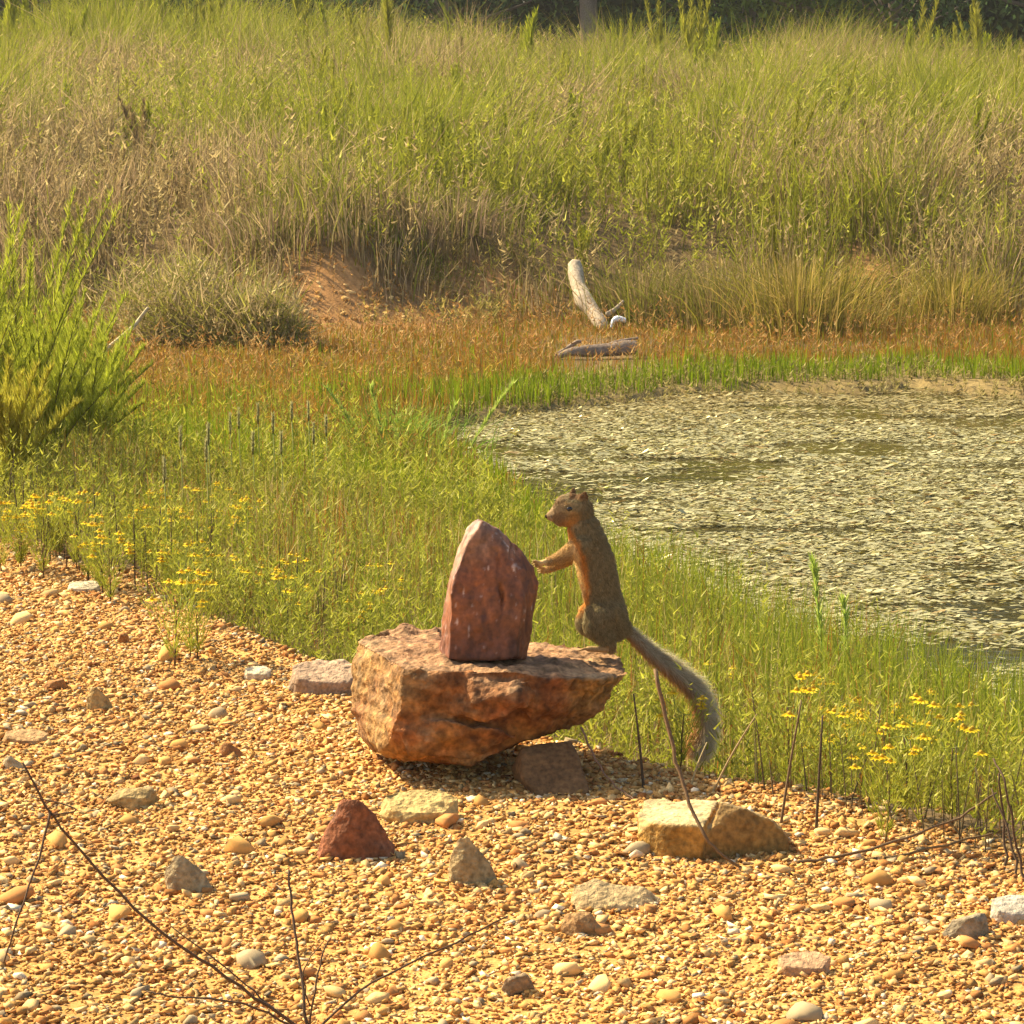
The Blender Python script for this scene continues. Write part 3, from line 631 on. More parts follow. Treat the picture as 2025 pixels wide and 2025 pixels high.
while cnt < 290 and tr < 9000:
    tr += 1
    y = rng.uniform(20.8, 43.5); x = rng.uniform(-.19, .19)*y; z = float(H(x, y)); yb = y-float(foot_y(np.float64(x)))
    if yb < .6: continue
    ppx, ppy = proj(np.array([x, y, z])); cmk = float(clay_mask(ppx, ppy, np.float64(y)))
    if cmk > .25: continue
    g = float(hill_col(np.array([x]), np.array([y]), np.array([z+.4]))[0])
    if rng.random() > .2+.8*g: 
        if rng.random() > .25: continue
        i = 5
    else: i = int(rng.choice(5))
    o = protos[i] if not used[i] else copy_tree(protos[i]); used[i] = True
    o.location = (x, y, z); sc = rng.uniform(.7, 1.05)*(1. if yb > 3 else .75)*(1.25 if y > 37 else 1); o.scale = (sc, sc, sc*rng.uniform(.9, 1.15)); o.rotation_euler = (rng.normal()*.08, .06+rng.normal()*.08, rng.random()*6.28)
    settag(o, LW[i], 'weed', GW[i]); cnt += 1
for k in range(34):
    y = rng.uniform(36, 43); px = rng.choice([rng.uniform(-60, 800), rng.uniform(950, 2080), rng.uniform(1300, 1440), rng.uniform(1800, 2000)]); x = (px-MID)/FPX*y; i = int(rng.choice([0, 1, 3]))
    o = copy_tree(protos[i]); o.location = (x, y, float(H(x, y))); sc = rng.uniform(1.1, 1.9); o.scale = (sc, sc, sc); o.rotation_euler = (0, .08+rng.normal()*.08, rng.random()*6.28)
    settag(o, 'very tall green weed rising above the crest against the dark wood', 'weed', 'tall weeds on the crest')
# the big clump at the left
for k, (px, py, h, sd_, lab) in enumerate([(-60, 955, 1.0, 1, 'tall bright green feathery shrub of the left clump with many side spires'),
        (40, 930, 1.12, 2, 'tall feathery green shrub in the left clump, rising straight above the yellow flowers'),
        (120, 900, .85, 3, 'mid-height feathery green shrub leaning right toward the dead branch'),
        (200, 850, .62, 4, 'low spreading green shrub with side shoots below the dead branch'),
        (-140, 940, .9, 6, 'tall green feathery shrub at the outer side of the left clump'), (90, 960, .75, 7, 'bushy feathery shrub right behind the first yellow flowers'), (170, 925, .55, 8, 'low bright feathery shrub between the clump and the rusty grass'),
        (10, 1000, .5, 5, 'short dense yellow-green shrub at the foot of the left clump')]):
    q = ground_at(px, py)
    o = feather_weed('feathery_shrub', h, 22 if h > .7 else 16, .5, 420, .085, (np.array([.25, .29, .015]), np.array([.44, .45, .05])) if k != 7 else (np.array([.32, .30, .02]), np.array([.48, .42, .06])), 400+k, .0036, .1); o.location = q; o.rotation_euler = (0, .05, k)
    settag(o, lab, 'shrub', 'feathery green shrubs of the left clump')

# tussocks at the foot of the bank
def tussock(name, label, px, py, h, n, spread, cols, seed, wid=.006):
    g = np.random.default_rng(seed); S_ = Soup(); q = ground_at(px, py)
    a = g.random(n)*6.28; r = np.abs(g.normal(size=n))*spread*.42; rt = np.stack([np.cos(a)*r, np.sin(a)*r, np.full(n, -.02)], -1)
    out = np.abs(g.normal(size=n))*.55+.05; hh = h*g.uniform(.25, 1.05, n)
    tp = rt+np.stack([np.cos(a)*out*hh, np.sin(a)*out*hh, hh*(1-.25*out)], -1)
    u = g.random((n, 1)); c = np.where(u < .5, mix(cols[0], cols[1], g.random((n, 1))), cols[2])*g.uniform(.7, 1.25, (n, 1))
    S_.ribbons(rt, tp, wid*g.uniform(.6, 1.3, n), c*.8, c, np.c_[-np.cos(a)*out*hh*.15, -np.sin(a)*out*hh*.15, hh*.12], 3, seed)
    o = link(name, S_.mesh(name), M_grass, label=label, cat='grass clump'); o.location = q; return o
YB = (np.array([.30, .21, .035]), np.array([.40, .28, .08]), np.array([.20, .17, .02])); GK = (np.array([.11, .12, .012]), np.array([.20, .19, .025]), np.array([.24, .17, .065])); BK = (np.array([.24, .16, .09]), np.array([.36, .25, .15]), np.array([.20, .19, .04]))
tussock('grass_tussock', 'broad golden-brown tussock on the bank, right of the leaning log', 1580, 655, .62, 1500, .9, YB, 501)
tussock('grass_tussock', 'golden tussock with upright tips beyond the bare orange patch', 1880, 640, .5, 1100, .8, YB, 502)
for k, (px, py, h) in enumerate([(320, 680, .62), (425, 685, .52), (520, 690, .36)]):
    g = np.random.default_rng(450+k); St = Soup(); Lf = Soup(); n = 3600
    d = g.normal(size=(n, 3)); d /= np.linalg.norm(d, axis=1)[:, None]; d[:, 2] = np.abs(d[:, 2]); r = g.random(n)**.6*(1+.6*fbm(d*2.2+k*7, 3))
    c = d*r[:, None]*np.array([h*.95, h*.7, h]); dv = (d*.5+g.normal(size=(n, 3))*.6+[0, 0, .35])*g.uniform(.04, .13, (n, 1)); u = g.random((n, 1))
    K = np.where(u < .5, mix([.17, .17, .02], [.34, .30, .06], g.random((n, 1))), np.array([.38, .28, .13]))*g.uniform(.7, 1.3, (n, 1)); Lf.ribbons(c, c+dv, g.uniform(.006, .012, n), K, K, None, 1, k)
    for j in range(18):
        q = c[g.integers(n)]*1.15; St.tube(spline([(0, 0, -.03), q*.5+[0, 0, .05], q], 5), np.linspace(.006, .002, 5), (.20, .15, .08), 4)
    o = link('bank_bush', None); link('stem', St.mesh('stem'), M_twig, o); link('foliage', Lf.mesh('foliage'), M_leaf, o); o.location = ground_at(px, py)
    settag(o, ('tallest olive-brown bush on the bank, just right of the dead branch', 'dense olive-brown bush on the bank between its taller and lower neighbours', 'low olive-brown bush beside the red clay hollow')[k], 'bush', 'olive-brown bushes left of the clay hollow')
tussock('grass_tussock', 'dry brown overhanging tussock above the left rim of the red clay hollow', 540, 480, .38, 700, .6, BK, 504)
tussock('grass_tussock', 'green tussock just behind the leaning log', 1270, 640, .5, 1100, .7, GK, 505)
tussock('grass_tussock', 'brownish tussock above the stony clay slope', 900, 455, .4, 900, .9, BK, 506)
tussock('grass_tussock', 'olive tussock between the leaning log and the golden tussock', 1410, 645, .5, 1000, .7, GK, 507)
tussock('grass_tussock', 'bright green tussock at the near tip of the pond', 770, 900, .30, 900, .5, (np.array([.14, .26, .02]), np.array([.22, .33, .03]), np.array([.2, .3, .03])), 509, .004)

# clay-bank stones
for i in range(190):
    px = rng.choice([rng.normal(650, 90), rng.normal(920, 90), rng.normal(800, 120)]); py = rng.uniform(545, 640) if px < 850 else rng.uniform(520, 630)
    q = ground_at(px, py)
    kind, me = SP[int(rng.choice([1, 5, 9, 13, 0, 4]))]
    o = link('bank_stone', me, M_peb, label='small pale stone on the bare orange clay bank beyond the pond', cat='stone', group='stones on the clay bank')
    sz = rng.uniform(.010, .034); o.location = (q[0], q[1], q[2]+sz*.2); o.scale = (sz*1.2, sz, sz); o.rotation_euler = (rng.normal()*.3, rng.normal()*.3, rng.random()*6.28)

# ------------------------------------------------------------------ yellow-flowered weeds
def flower_weed(seed, h, nf):
    g = np.random.default_rng(seed); St = Soup(); Lf = Soup(); root = link('yellow_flowered_weed', None)
    main = spline([(0, 0, -.02), (g.normal()*.01, g.normal()*.01, h*.45), (g.normal()*.015, g.normal()*.015, h*.75)], 5)
    St.tube(main, np.linspace(.0022, .0014, 5), (.10, .06, .025), 5)
    heads = []
    for k in range(nf):
        a = g.random()*6.28; r = h*g.uniform(.05, .34); st = main[g.integers(2, 5)]; hd = np.array([math.cos(a)*r, math.sin(a)*r, h*g.uniform(.7, 1.12)])
        St.tube(spline([st, (st+hd)/2+np.array([math.cos(a)*r*.25, math.sin(a)*r*.25, -.01]), hd], 4), .0009, (.19, .22, .04), 3); heads.append(hd)
    n = 420; t = g.uniform(.1, 1, n); a = g.random(n)*6.28; rr = h*.42*np.sqrt(g.random(n))*np.clip(t*1.3-.1, .1, 1)
    p = np.stack([np.cos(a)*rr, np.sin(a)*rr, t*h*.92], -1); dv = np.stack([np.cos(a)*.5, np.sin(a)*.5, g.uniform(.3, 1.1, n)], -1)*g.uniform(.012, .032, n)[:, None]
    u = g.random((n, 1)); c = mix([.16, .19, .015], [.36, .36, .04], u)
    Lf.ribbons(p, p+dv, .0022, c, c, None, 2, seed)
    link('stem', St.mesh('stem'), M_twig, root); link('foliage', Lf.mesh('foliage'), M_leaf, root)
    for hd in heads:
        S_ = Soup(); m = 9; aa = np.arange(m)/m*6.28+g.random(); L = g.uniform(.012, .018)
        b = hd+np.stack([np.cos(aa)*.003, np.sin(aa)*.003, np.zeros(m)], -1); tp = hd+np.stack([np.cos(aa)*L, np.sin(aa)*L, np.full(m, -.003)], -1)
        S_.ribbons(b, tp, .0075, (.74, .52, .015), (.80, .60, .03), None, 2, seed)
        fo = link('flower', S_.mesh('flower'), M_petal, root); S_ = Soup()
        S_.tube(np.array([hd+[0, 0, -.003], hd+[0, 0, .002], hd+[0, 0, .006]]), [.003, .0052, .003], (.55, .36, .03), 6)
        link('flower_centre', S_.mesh('flower_centre'), M_petal, fo)
    return root
FP = [flower_weed(600+i, h, nf) for i, (h, nf) in enumerate([(.17, 7), (.20, 8), (.15, 5), (.22, 8)])]
fu = [False]*4
def put_flower(px, py, label, group, top=True):
    i = int(rng.choice(4)); o = FP[i] if not fu[i] else copy_tree(FP[i]); fu[i] = True
    # px, py is where the flowers show: the root is found below them
    p, gz = root_below(px, py, (.17, .20, .15, .22)[i], 4.8, 12.5); o.location = (p[0], p[1], gz); o.rotation_euler = (0, 0, rng.random()*6.28)
    sc = rng.uniform(.85, 1.1); o.scale = (sc, sc, sc); settag(o, label, 'flowering weed', group)
for k in range(34):
    put_flower(rng.uniform(0, 520), 985+rng.normal()*30+(.06*rng.uniform(0, 480)), 'weed with small yellow flowers beside the upper gravel edge, below the feathery shrubs', 'yellow-flowered weeds below the feathery shrubs')
for k in range(20):
    px = rng.uniform(120, 760); put_flower(px, 1060+.13*(px-120)+rng.normal()*18, 'low yellow-flowered weed along the gravel edge left of the upright stone', 'yellow-flowered weeds along the gravel edge')
for k in range(22):
    px = rng.uniform(1640, 1900); put_flower(px, 1425+rng.normal()*20, 'yellow-flowered weed in the grass between the yellow block and the pond', 'yellow-flowered weeds near the pond')
for k in range(6):
    put_flower(rng.uniform(1290, 1640), 1330+rng.normal()*22, "yellow-flowered weed growing behind the squirrel's hanging tail", "yellow-flowered weeds behind the tail")

# ------------------------------------------------------------------ dark bare stems standing at the gravel edge
def dry_stem(px, py0, top, r=.0026, label=None, group=None, col=(.07, .045, .022), bend=0.):
    q = ground_at(px, py0); tp = P(top[0], top[1], q[1]+.02); S_ = Soup(); L = np.linalg.norm(tp-q)
    mid = (q+tp)/2+np.array([bend*L, 0, 0])
    p = spline([q-np.array([0, 0, .02]), mid, tp], 8)-q
    S_.tube(p, np.linspace(r, r*.5, 8), col, 5)
    o = link('dry_stem', S_.mesh('dry_stem'), M_twig, label=label, cat='stem', group=group); o.location = q; return o
for k in range(74):
    px = rng.uniform(-10, 690); py = float(np.interp(px, [-10, 0, 210, 420, 670, 700], [1066, 1069, 1163, 1205, 1290, 1300]))-rng.uniform(-6, 60)
    dry_stem(px, py, (px+rng.normal()*13, py-rng.uniform(60, 165)), rng.uniform(.0015, .003), 'thin dark upright stem among the weeds left of the boulder', 'dark stems left of the boulder')
for k in range(60):
    px = rng.uniform(1480, 2060); py = 1575+.24*(px-1500)+rng.uniform(-90, 6)
    dry_stem(px, py, (px+rng.normal()*25, py-rng.uniform(70, 210)), rng.uniform(.001, .0021), 'thin dark upright stem among the weeds behind the yellow block', 'dark stems behind the yellow block', (.10, .07, .03))
dry_stem(1275, 1560, (1253, 1372), .0034, 'dark straight stem standing below the root of the squirrel\'s tail')
dry_stem(1541, 1634, (1585, 1385), .0034, 'long straight brown stem slanting right, behind the yellow block', col=(.13, .08, .035))
dry_stem(1613, 1648, (1627, 1414), .0036, 'stiff dark vertical stem just right of the yellow block')
dry_stem(1398, 1572, (1497, 1412), .003, 'pale brown stem slanting up to the right past the tail tip', col=(.28, .19, .08))
dry_stem(1360, 1560, (1398, 1468), .0028, 'short pale stem just under the tip of the tail', col=(.36, .27, .12))

# ------------------------------------------------------------------ bent dead twigs
def twig(name, label, lines, parent_y=None, cat='twig', col=(.085, .05, .025), rad=.0026):
    """lines: [(points (px, py, lift above ground or None, depth y or None), r)]"""
    S_ = Soup(); allp = []
    for pts, r in lines:
        w_ = np.array([P(a, b, y) for a, b, y in pts]); allp.append(w_)
        p = spline(w_, 4*len(w_)); p = p+.5*r*np.random.default_rng(len(w_)).normal(size=p.shape); S_.tube(p, np.linspace(r, r*.6, len(p))*1.15, col, 5, rough=.15)
    o = link(name, S_.mesh(name), M_twig, label=label, cat=cat); return o
def gy(px, py): return float(ground_at(px, py)[1])
b0 = gy(1456, 1712)
twig('bent_twig', 'dead brown stem curving down across the face of the yellow block', [([(1296, 1322, 5.45), (1328, 1465, 5.42), (1358, 1567, 5.38), (1392, 1648, 5.34), (1430, 1692, 5.33), (1466, 1714, 5.34), (1492, 1722, 5.36)], .0034)], col=(.15, .09, .04))
twig('arching_twig', 'long thin twig arching low over the gravel right of the yellow block', [([(1470, 1710, b0), (1627, 1706, b0+.03), (1798, 1686, b0+.05), (1985, 1642, b0+.1)], .0034)], col=(.16, .10, .04))
twig('arching_twig', 'higher thin twig rising right above the low arching one', [([(1560, 1708, b0), (1648, 1694, b0+.02), (1755, 1668, b0+.05), (1883, 1622, b0+.1), (1970, 1570, b0+.15)], .0034)], col=(.15, .09, .04))
twig('bent_twig', 'thin brown twig sloping from the support stone to the yellow block', [([(1150, 1440, 6.0), (1185, 1515, 5.95), (1225, 1560, 5.9), (1262, 1585, 5.86)], .0024)], col=(.16, .09, .05))
yb_ = 4.32
twig('branching_twig', 'dead branching weed with wiry stems fanning up from the gravel', [
    ([(612, 2075, yb_), (605, 2007, yb_), (592, 1900, yb_+.05), (578, 1790, yb_+.1), (570, 1722, yb_+.12)], .0026),
    ([(612, 2050, yb_), (543, 1997, yb_-.02), (420, 1910, yb_-.05), (310, 1836, yb_-.08), (181, 1707, yb_-.1), (98, 1603, yb_-.12), (45, 1508, yb_-.12)], .0026),
    ([(100, 1606, yb_-.12), (75, 1700, yb_-.15), (30, 1830, yb_-.2), (8, 1905, yb_-.2)], .0018),
    ([(545, 1998, yb_-.02), (460, 1925, yb_), (336, 1831, yb_)], .0014),
    ([(620, 2060, yb_), (647, 2018, yb_), (725, 1950, yb_+.05), (880, 1873, yb_+.12), (1002, 1814, yb_+.2)], .0022),
    ([(610, 2040, yb_), (622, 1960, yb_), (640, 1880, yb_+.02), (655, 1855, yb_+.02)], .0016),
    ([(612, 1990, yb_), (600, 1920, yb_), (640, 1862, yb_+.02)], .0013),
    ([(600, 2040, yb_), (480, 1985, yb_-.05), (330, 1968, yb_-.1), (290, 1960, yb_-.1)], .0018),
    ([(100, 1612, yb_-.12), (150, 1600, yb_-.1), (60, 1575, yb_-.1)], .0013),
    ([(612, 2240, yb_-.02), (612, 2140, yb_), (612, 2060, yb_)], .0034)], cat='dead weed')
twig('leaning_twigs', 'dark bent stems leaning together at the right of the gravel edge', [
    ([(1990, 1760, 5.35), (1985, 1640, 5.4), (1975, 1530, 5.4)], .003), ([(2020, 1770, 5.3), (1995, 1650, 5.35), (1960, 1560, 5.4)], .0026), ([(2040, 1800, 5.25), (2015, 1700, 5.3), (1990, 1560, 5.3), (1965, 1500, 5.35)], .0026),
    ([(1860, 1655, 5.6), (1950, 1680, 5.5), (2040, 1725, 5.4)], .0022)], cat='dead weed')

# ------------------------------------------------------------------ green spears and seed-head stalks in the middle
def spear(px, py0, top, label, bend=.08, col=(.24, .32, .05)):
    q = ground_at(px, py0); tp = P(top[0], top[1], q[1]+.05)-q; g = np.random.default_rng(int(px)); S_ = Soup(); L = np.linalg.norm(tp)
    p = spline([(0, 0, -.02), tp*.5+np.array([0, 0, bend*L]), tp], 9); S_.tube(p, np.linspace(.004, .0015, 9), col, 4)
    n = int(300*L/.5); t = g.uniform(.1, 1, n); b = np.array([np.interp(t, np.linspace(0, 1, 9), p[:, c]) for c in range(3)]).T; a = g.random(n)*6.28
    dv = (np.stack([np.cos(a)*.45, np.sin(a)*.45, np.full(n, .3)], -1)+tp/L*.6)*g.uniform(.02, .05, n)[:, None]; c = mix([.24, .33, .04], [.42, .46, .09], g.random((n, 1)))
    root = link('green_spear_weed', None, label=label, cat='weed', group='tall green spear weeds by the pond'); root.location = q
    link('stem', S_.mesh('stem'), M_twig, root)
    S2 = Soup(); S2.ribbons(b, b+dv, .0048, c*1.15, c*1.15, None, 2, int(px)); link('foliage', S2.mesh('foliage'), M_leaf, root)
spear(745, 930, (646, 768), 'slender leafy green spear leaning left before the pond', .05)
spear(770, 930, (733, 762), 'slender leafy green spear standing nearly upright before the pond', .02)
spear(790, 930, (783, 852), 'short leafy green spear between taller ones before the pond', .02)
spear(920, 895, (1015, 758), 'bright green spear leaning right over the tip of the pond', .03)
spear(860, 930, (900, 800), 'short green spear beside the tip of the pond, leaning right', .05)
spear(1640, 1420, (1608, 1110), 'tall leafy green spear standing in front of the pond, right of the tail', .01)
spear(1680, 1420, (1668, 1180), 'shorter leafy green spear in front of the pond', .01)
spear(1820, 1440, (1862, 1335), 'pale green spear at the pond edge above the yellow flowers', .02)
for k, (px, py) in enumerate([(357, 880), (412, 872), (455, 850), (472, 840), (510, 830), (500, 890), (556, 890), (577, 826), (610, 825), (620, 870), (645, 855), (408, 905), (540, 850), (325, 945)]):
    p, gz = root_below(px, py, .36, 8., 14.); S_ = Soup(); h = p[2]-gz
    S_.tube(np.array([(0, 0, -.02), (.006, 0, h*.5), (0, 0, h)]), .0016, (.20, .22, .05), 4)
    root = link('seed_head_stalk', None, label='thin grass stalk with a narrow bristly seed head before the pond', cat='grass stalk', group='seed-head stalks before the pond'); root.location = (p[0], p[1], gz)
    link('stalk', S_.mesh('stalk'), M_twig, root)
    S_ = Soup(); n = 120; a = rng.random(n)*6.28; t = rng.random(n); b = np.stack([np.cos(a)*.002, np.sin(a)*.002, h-.01+t*.07], -1)
    S_.ribbons(b, b+np.stack([np.cos(a)*.006, np.sin(a)*.006, np.full(n, .012)], -1), .0016, (.36, .33, .13), (.52, .47, .22), None, 2, k)
    S_.tube(np.array([(0, 0, h-.015), (0, 0, h+.03), (.002, 0, h+.066)]), [.003, .0038, .0015], (.24, .22, .08), 5)
    link('seed_head', S_.mesh('seed_head'), M_leaf, root)

# ------------------------------------------------------------------ logs and dead branches
def wood(name, label, lines, cat, col, sides=10, rough=.22):
    S_ = Soup()
    for pts, k in lines:
        w_ = np.array([P(a, b, y) for a, b, y, r in pts]); r = np.array([c[3]/FPX*np.linalg.norm(w_[0]) for c in pts])
        n = 7*len(pts); p = spline(w_, n); rr = np.interp(np.linspace(0, 1, n), np.linspace(0, 1, len(r)), r)
        g = np.random.default_rng(k); cc = np.asarray(col)*g.uniform(.9, 1.08, (n, 1))
        S_.tube(p, rr, cc, sides, rough=rough, seed=k)
    return link(name, S_.mesh(name), M_wood, label=label, cat=cat)
lg = gy(1192, 655)
wood('leaning_log', 'weathered grey log leaning up against the bank beyond the pond', [
    ([(1192, 656, lg, 13), (1188, 638, lg+.05, 15), (1174, 615, lg+.15, 14), (1157, 592, lg+.25, 19), (1146, 568, lg+.35, 14), (1141, 543, lg+.45, 16), (1137, 521, lg+.52, 13)], 1),
    ([(1200, 622, lg+.05, 5), (1216, 612, lg+.08, 4), (1233, 595, lg+.12, 2.4)], 2)], 'log', (.40, .31, .20))
wood('white_scrap', 'small bright white bent piece at the foot of the leaning log', [([(1209, 648, lg-.05, 3.2), (1214, 634, lg-.05, 4.5), (1222, 630, lg-.04, 6), (1238, 634, lg-.03, 5)], 3)], 'scrap', (.85, .85, .80), 8, .1)
fl = gy(1180, 712)
wood('fallen_log', 'dark grey fallen log with forked end lying on the rusty shore grass', [
    ([(1103, 705, fl, 5), (1130, 696, fl, 8), (1160, 694, fl+.02, 11), (1200, 692, fl+.04, 12), (1235, 688, fl+.05, 14), (1258, 687, fl+.06, 13)], 4),
    ([(1097, 702, fl+.03, 3), (1120, 690, fl+.05, 5), (1141, 676, fl+.06, 4), (1150, 676, fl+.06, 3)], 5), ([(1200, 684, fl+.08, 4), (1222, 676, fl+.1, 4), (1262, 668, fl+.1, 2)], 6)], 'log', (.22, .16, .11))
bl = gy(200, 712)
wood('dead_branch', 'pale bare branch rising right from the feathery green clump', [
    ([(192, 712, bl, 4), (215, 688, bl, 5), (242, 665, bl, 4.5), (268, 641, bl+.1, 4), (284, 620, bl+.1, 3.5), (293, 608, bl+.1, 3)], 7), ([(215, 688, bl, 3), (205, 668, bl, 2.6), (208, 650, bl, 2)], 8)], 'branch', (.50, .40, .22), 6)

# ------------------------------------------------------------------ trees beyond the rise
def tree(px, y, h, cr, seed, label, group, tr_=.16, low=.8, col=(.06, .10, .035)):
    g = np.random.default_rng(seed); x = (px-MID)/FPX*y*1.0; z = float(H(x, y)); St = Soup(); Lf = Soup()
    p = spline([(0, 0, -.2), (g.normal()*.15, g.normal()*.1, h*.35), (g.normal()*.3, g.normal()*.3, h*.75), (g.normal()*.3, g.normal()*.3, h)], 12)
    St.tube(p, np.linspace(tr_, tr_*.2, 12), np.array([.20, .16, .12])*g.uniform(.8, 1.1), 9, rough=.1, seed=seed)
    cl = []
    for k in range(46):
        t = g.uniform(.0, 1); zz = low+(h-low)*t; a = g.random()*6.28; rad = cr*(1-.55*t)*math.sqrt(g.uniform(.1, 1)); c = np.array([math.cos(a)*rad, math.sin(a)*rad, zz])
        b = p[int(np.clip((zz/h-.06)*11, 1, 11))]; St.tube(spline([b, (b+c)/2+[0, 0, -.1], c], 4), np.linspace(.04, .012, 4), (.14, .11, .08), 4); cl.append(c)
    cl = np.array(cl); m = 210; n = len(cl)*m
    ctr = np.repeat(cl, m, 0)+g.normal(size=(n, 3))*np.array([.5, .5, .34]); dv = g.normal(size=(n, 3)); dv[:, 2] -= .4; dv *= (.11/np.linalg.norm(dv, axis=1))[:, None]*g.uniform(.7, 1.4, (n, 1))
    c = np.asarray(col)*g.uniform(.6, 1.5, (n, 1)); Lf.ribbons(ctr, ctr+dv, .075, c, c, None, 2, seed)
    root = link('woodland_tree', None, label=label, cat='tree', group=group); root.location = (x, y, z)
    link('trunk', St.mesh('trunk'), M_wood, root); link('crown', Lf.mesh('crown'), M_tree, root)
TL = 'dark leafy tree at the edge of the wood beyond the grassy rise'; TG = 'dark leafy trees beyond the rise'
for i, (px, y, h, cr, low) in enumerate([(60, 51, 9, 2.6, .7), (430, 53, 10, 2.8, .8), (900, 50, 8.5, 2.2, .5), (1470, 49, 9, 2.1, .4), (1760, 52, 10, 2.6, .8), (2030, 46, 7, 1.9, .2), (-320, 50, 9, 2.6, .6), (2330, 50, 9, 2.6, .6), (650, 57, 11, 3, .8)]):
    tree(px, y, h, cr, 700+i, TL, TG, .13, low)
tree(1168, 48.5, 11, 2.2, 720, 'tree with a bare grey trunk standing behind the grassy crest', None, .16, 2.6, (.06, .09, .02))
tree(1570, 47.5, 4.5, 1.3, 721, 'small light green tree in front of the dark wood', None, .06, .3, (.11, .16, .03))
def far_wood():
    S_ = Soup(); n = 90000; x = rng.uniform(-22, 22, n); y = rng.uniform(60, 72, n); z = H(x, y)+rng.random(n)**2.2*12
    p = np.stack([x, y, z], -1); dv = rng.normal(size=(n, 3)); dv *= (.42/np.linalg.norm(dv, axis=1))[:, None]
    c = np.array([.03, .05, .022])*rng.uniform(.6, 1.5, (n, 1)); S_.ribbons(p, p+dv, .34, c, c, None, 1, 9)
    link('far_wood', S_.mesh('far_wood'), M_tree, label='dark mass of distant woodland behind the nearer trees', cat='woodland', kind='stuff')
far_wood()

# ------------------------------------------------------------------ the squirrel
SY = 6.26; PM = FPX/6.36                     # photo pixels for a metre at the squirrel
def q3(px, py, dy): return P(px, py, SY+dy)
def cone_chain(ch, ysc=1.):
    """union of spheres and tapered links: [(px, py, dy, radius px)]"""
    out = []
    for i in range(len(ch)-1):
        a, b = ch[i], ch[i+1]; n = max(2, int(math.hypot(a[0]-b[0], a[1]-b[1])/max(min(a[3], b[3])*.35, .8)))
        for t in np.linspace(0, 1, n, endpoint=(i == len(ch)-2)):
            c = [a[k]*(1-t)+b[k]*t for k in range(4)]; out.append(ball(c, ysc))
    return out
_bm = bmesh.new(); bmesh.ops.create_icosphere(_bm, subdivisions=2, radius=1); _bv, _bf = bm_to_np(_bm); _bm.free()
def ball(c, ysc=1.): r = c[3]/PM; return q3(c[0], c[1], c[2])+_bv*np.array([r, r*ysc, r]), _bf
parts = []
parts += cone_chain([(1155, 1046, 0, 33), (1164, 1076, 0, 38), (1177, 1112, 0, 39.5), (1184, 1146, 0, 39), (1192, 1180, 0, 38), (1200, 1214, 0, 41), (1214, 1238, 0, 31), (1232, 1240, 0, 18)], .84)
parts += cone_chain([(1158, 1046, 0, 28), (1146, 1020, 0, 28)], .8)
# head
parts += cone_chain([(1142, 1008, 0, 31), (1128, 1008, 0, 30), (1114, 1012, 0, 24), (1101, 1018, 0, 17), (1090, 1020, 0, 10.5)], .86)
parts += cone_chain([(1117, 997, 0, 20), (1128, 995, 0, 21), (1146, 996, 0, 20)], .85)
for sgn in (-1, 1):
    parts += cone_chain([(1128, 1022, sgn*.008, 20), (1108, 1027, sgn*.005, 14)], .8)
    # ears
    ex = 1153 if sgn < 0 else 1130
    parts += cone_chain([(ex-3, 995, sgn*.015, 11), (ex+1, 984, sgn*.019, 9.5), (ex+4, 975 if sgn < 0 else 968, sgn*.021, 4.0)], .45)
# near arm, far arm and fingers
def arm(dx, dy, sgn, dep):
    o = cone_chain([(1154, 1078, sgn*.016, 25), (1136+dx*.3, 1086+dy*.3, sgn*.024, 19), (1112+dx*.6, 1099+dy*.6, sgn*.024, 13), (1090+dx*.8, 1108+dy*.8, sgn*.02, 8.5), (1072+dx, 1112+dy, dep, 6.2), (1064+dx, 1114+dy, dep, 6)])
    for f, (fx, fy, fd) in enumerate([(-13, -6, -.004), (-15, -2, -.0015), (-14.5, 2, .0015), (-11, 6, .004)]):
        o += cone_chain([(1064+dx, 1114+dy+fy*.5, dep+fd, 3.2), (1064+dx+fx*.55, 1113+dy+fy*.9, dep+fd*1.6, 2.3), (1064+dx+fx, 1114.5+dy+fy, dep+fd*1.8, 1.7)])
    o += cone_chain([(1066+dx, 1118+dy, dep, 2.6), (1060+dx, 1121+dy, dep, 1.8)])
    return o
parts += arm(2, 1, -1, -.05); parts += arm(13, 13, 1, -.012)
# legs and long hind feet
def leg(dx, dy, sgn, toe):
    o = cone_chain([(1202, 1214, sgn*.018, 34), (1186+dx, 1222+dy, sgn*.026, 33-(4 if sgn > 0 else 0)), (1180+dx, 1234+dy, sgn*.028, 28)], .75)
    o += cone_chain([(1186+dx*.8, 1240+dy, sgn*.027, 26), (1199+dx*.5, 1260+dy*.6, sgn*.027, 18), (1208, 1277, sgn*.027, 9.5), (1209, 1284, sgn*.027, 7.5)], .8)
    o += cone_chain([(1209, 1285, sgn*.027, 6.5), (1185, 1284, sgn*.029, 6.5), (1164, 1283, sgn*.031, 6)], 1.1)
    for f, fd in enumerate((-.008, -.0035, .001, .005)):
        o += cone_chain([(1166, 1283.5, sgn*.031+fd*.6, 3.4), (1155, 1283, sgn*.031+fd, 2.6), (1147-(2 if 0 < f < 3 else 0), 1286, sgn*.031+fd*1.1, 1.9)])
    return o
parts += leg(0, 0, -1, 0); parts += leg(-15, -4, 1, 0)
TAIL = [(1232, 1240, 0, 15), (1248, 1252, 0, 9), (1285, 1287, 0, 8), (1335, 1326, .0, 8), (1378, 1367, 0, 7), (1394, 1415, 0, 6), (1391, 1455, 0, 5), (1381, 1480, 0, 3.5)]
parts += cone_chain(TAIL)
V, F, Nn = remesh(parts, .0014, 5)
px, py = proj(V); dyv = V[:, 1]-SY
